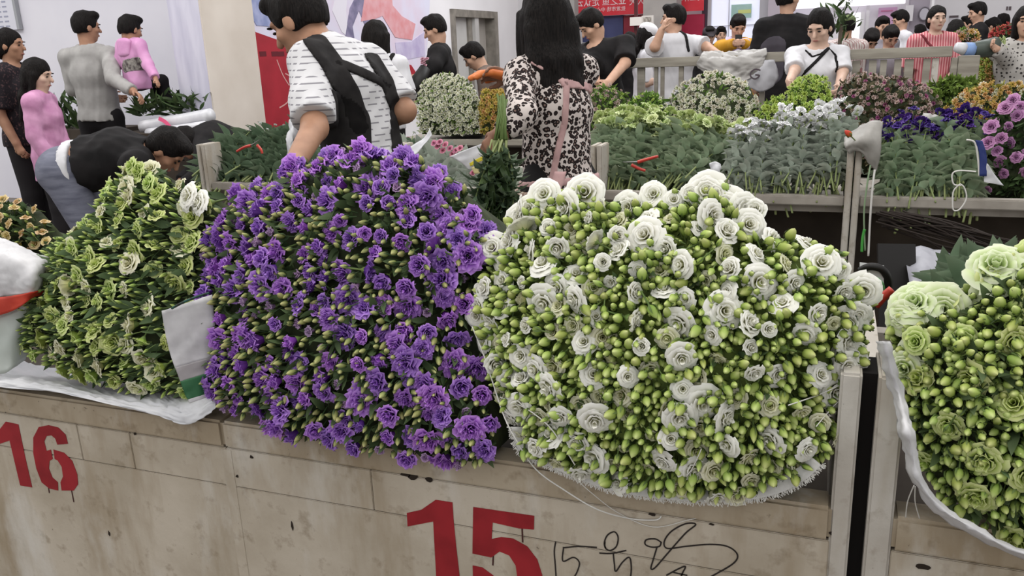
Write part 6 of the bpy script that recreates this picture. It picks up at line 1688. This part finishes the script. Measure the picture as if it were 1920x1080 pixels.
tag(box('trestle_bench', (-7.6, 6.12, 0), (-6.3, 6.6, .86), DARKC), 'dark low bench under the foliage behind the girl in pink', 'bench')
wrl = empty('wrapped_roll', onY(330, 235, 5.5), 'white paper wrapped roll tied with a pink ribbon', 'roll')
MB().tube(smoothline([onY(268, 238, 5.5), onY(330, 228, 5.5), onY(396, 216, 5.5)], 4), .055, 10).build('paper', PLS, wrl, True)
MB().tube(smoothline([onY(278, 250, 5.42), onY(330, 244, 5.42), onY(385, 236, 5.42)], 4), .04, 10).build('paper', PLS, wrl, True)
ribbon('pink_ribbon', [onY(298, 222, 5.425), onY(312, 230, 5.40), onY(326, 248, 5.37)], .03, (0, -1, .2), mat('hot_pink_ribbon', (206, 80, 120), .5), wrl, .004)
# far flower piles and plant beyond the railing
spray('red_flower_pile', 'pile of red flowers on the far counter', [(1855, 82), (1855, 62), (1875, 52), (1905, 50), (1915, 82)], 10.5, [plant('far_red', (140, 40, 40), (170, 60, 56), (190, 100, 90))], [70], (.03, .045), .05, DLEAF, 60, seed=61, group='flower piles beyond the railing', lsz=(.06, .1), depth=.4)
spray('cream_flower_pile', 'pile of cream and pink flowers beside the pink striped dress', [(1785, 90), (1788, 66), (1810, 58), (1832, 66), (1835, 90)], 9.6, [SOR, SPK], [40, 30], (.03, .045), .05, MLEAF, 60, seed=62, group='flower piles beyond the railing', lsz=(.06, .1), depth=.4)
spray('green_flower_pile', 'pile of green and orange foliage behind the railing end', [(1826, 165), (1828, 118), (1850, 108), (1885, 112), (1900, 165)], 7.6, [SOR, SLM], [50, 60], (.02, .035), .03, MLEAF, 260, seed=63, group='flower piles beyond the railing', lsz=(.05, .09), depth=.4)
spray('grass_bundle', 'bundle of fresh green grass lying by the railing', [(1735, 245), (1740, 158), (1780, 148), (1830, 152), (1835, 245)], 5.95, [SLM], [20], (.012, .018), .03, MLEAF, 420, seed=64, group='flower piles beyond the railing', lsz=(.05, .09), depth=.2)
pt_ = empty('leafy_plant', onY(1575, 110, 9.4), 'tall feathery green plant behind the woman in white', 'plant'); rg = random.Random(15)
for i in range(70):
    p = onY(1577+rg.gauss(0, 14), 40+rg.gauss(0, 16), 9.4+rg.gauss(0, .1)); put('leaf', PL[i % 2], place_matrix(p, (rg.gauss(0, .6), rg.gauss(0, .4), .6), rg.random()*6, rg.uniform(.08, .16)), pt_)
MB().tube([Vector((onY(1577, 40, 9.4).x, 9.4, 0)), onY(1577, 45, 9.4)], .02, 6).build('trunk', mat('plant_trunk', (70, 60, 50), .9), pt_, True)
tag(box('plant_pot', (onY(1577, 40, 9.4).x-.14, 9.26, 0), (onY(1577, 40, 9.4).x+.14, 9.54, .3), GREYC, None, .02), 'grey pot of the feathery plant behind the railing', 'pot')
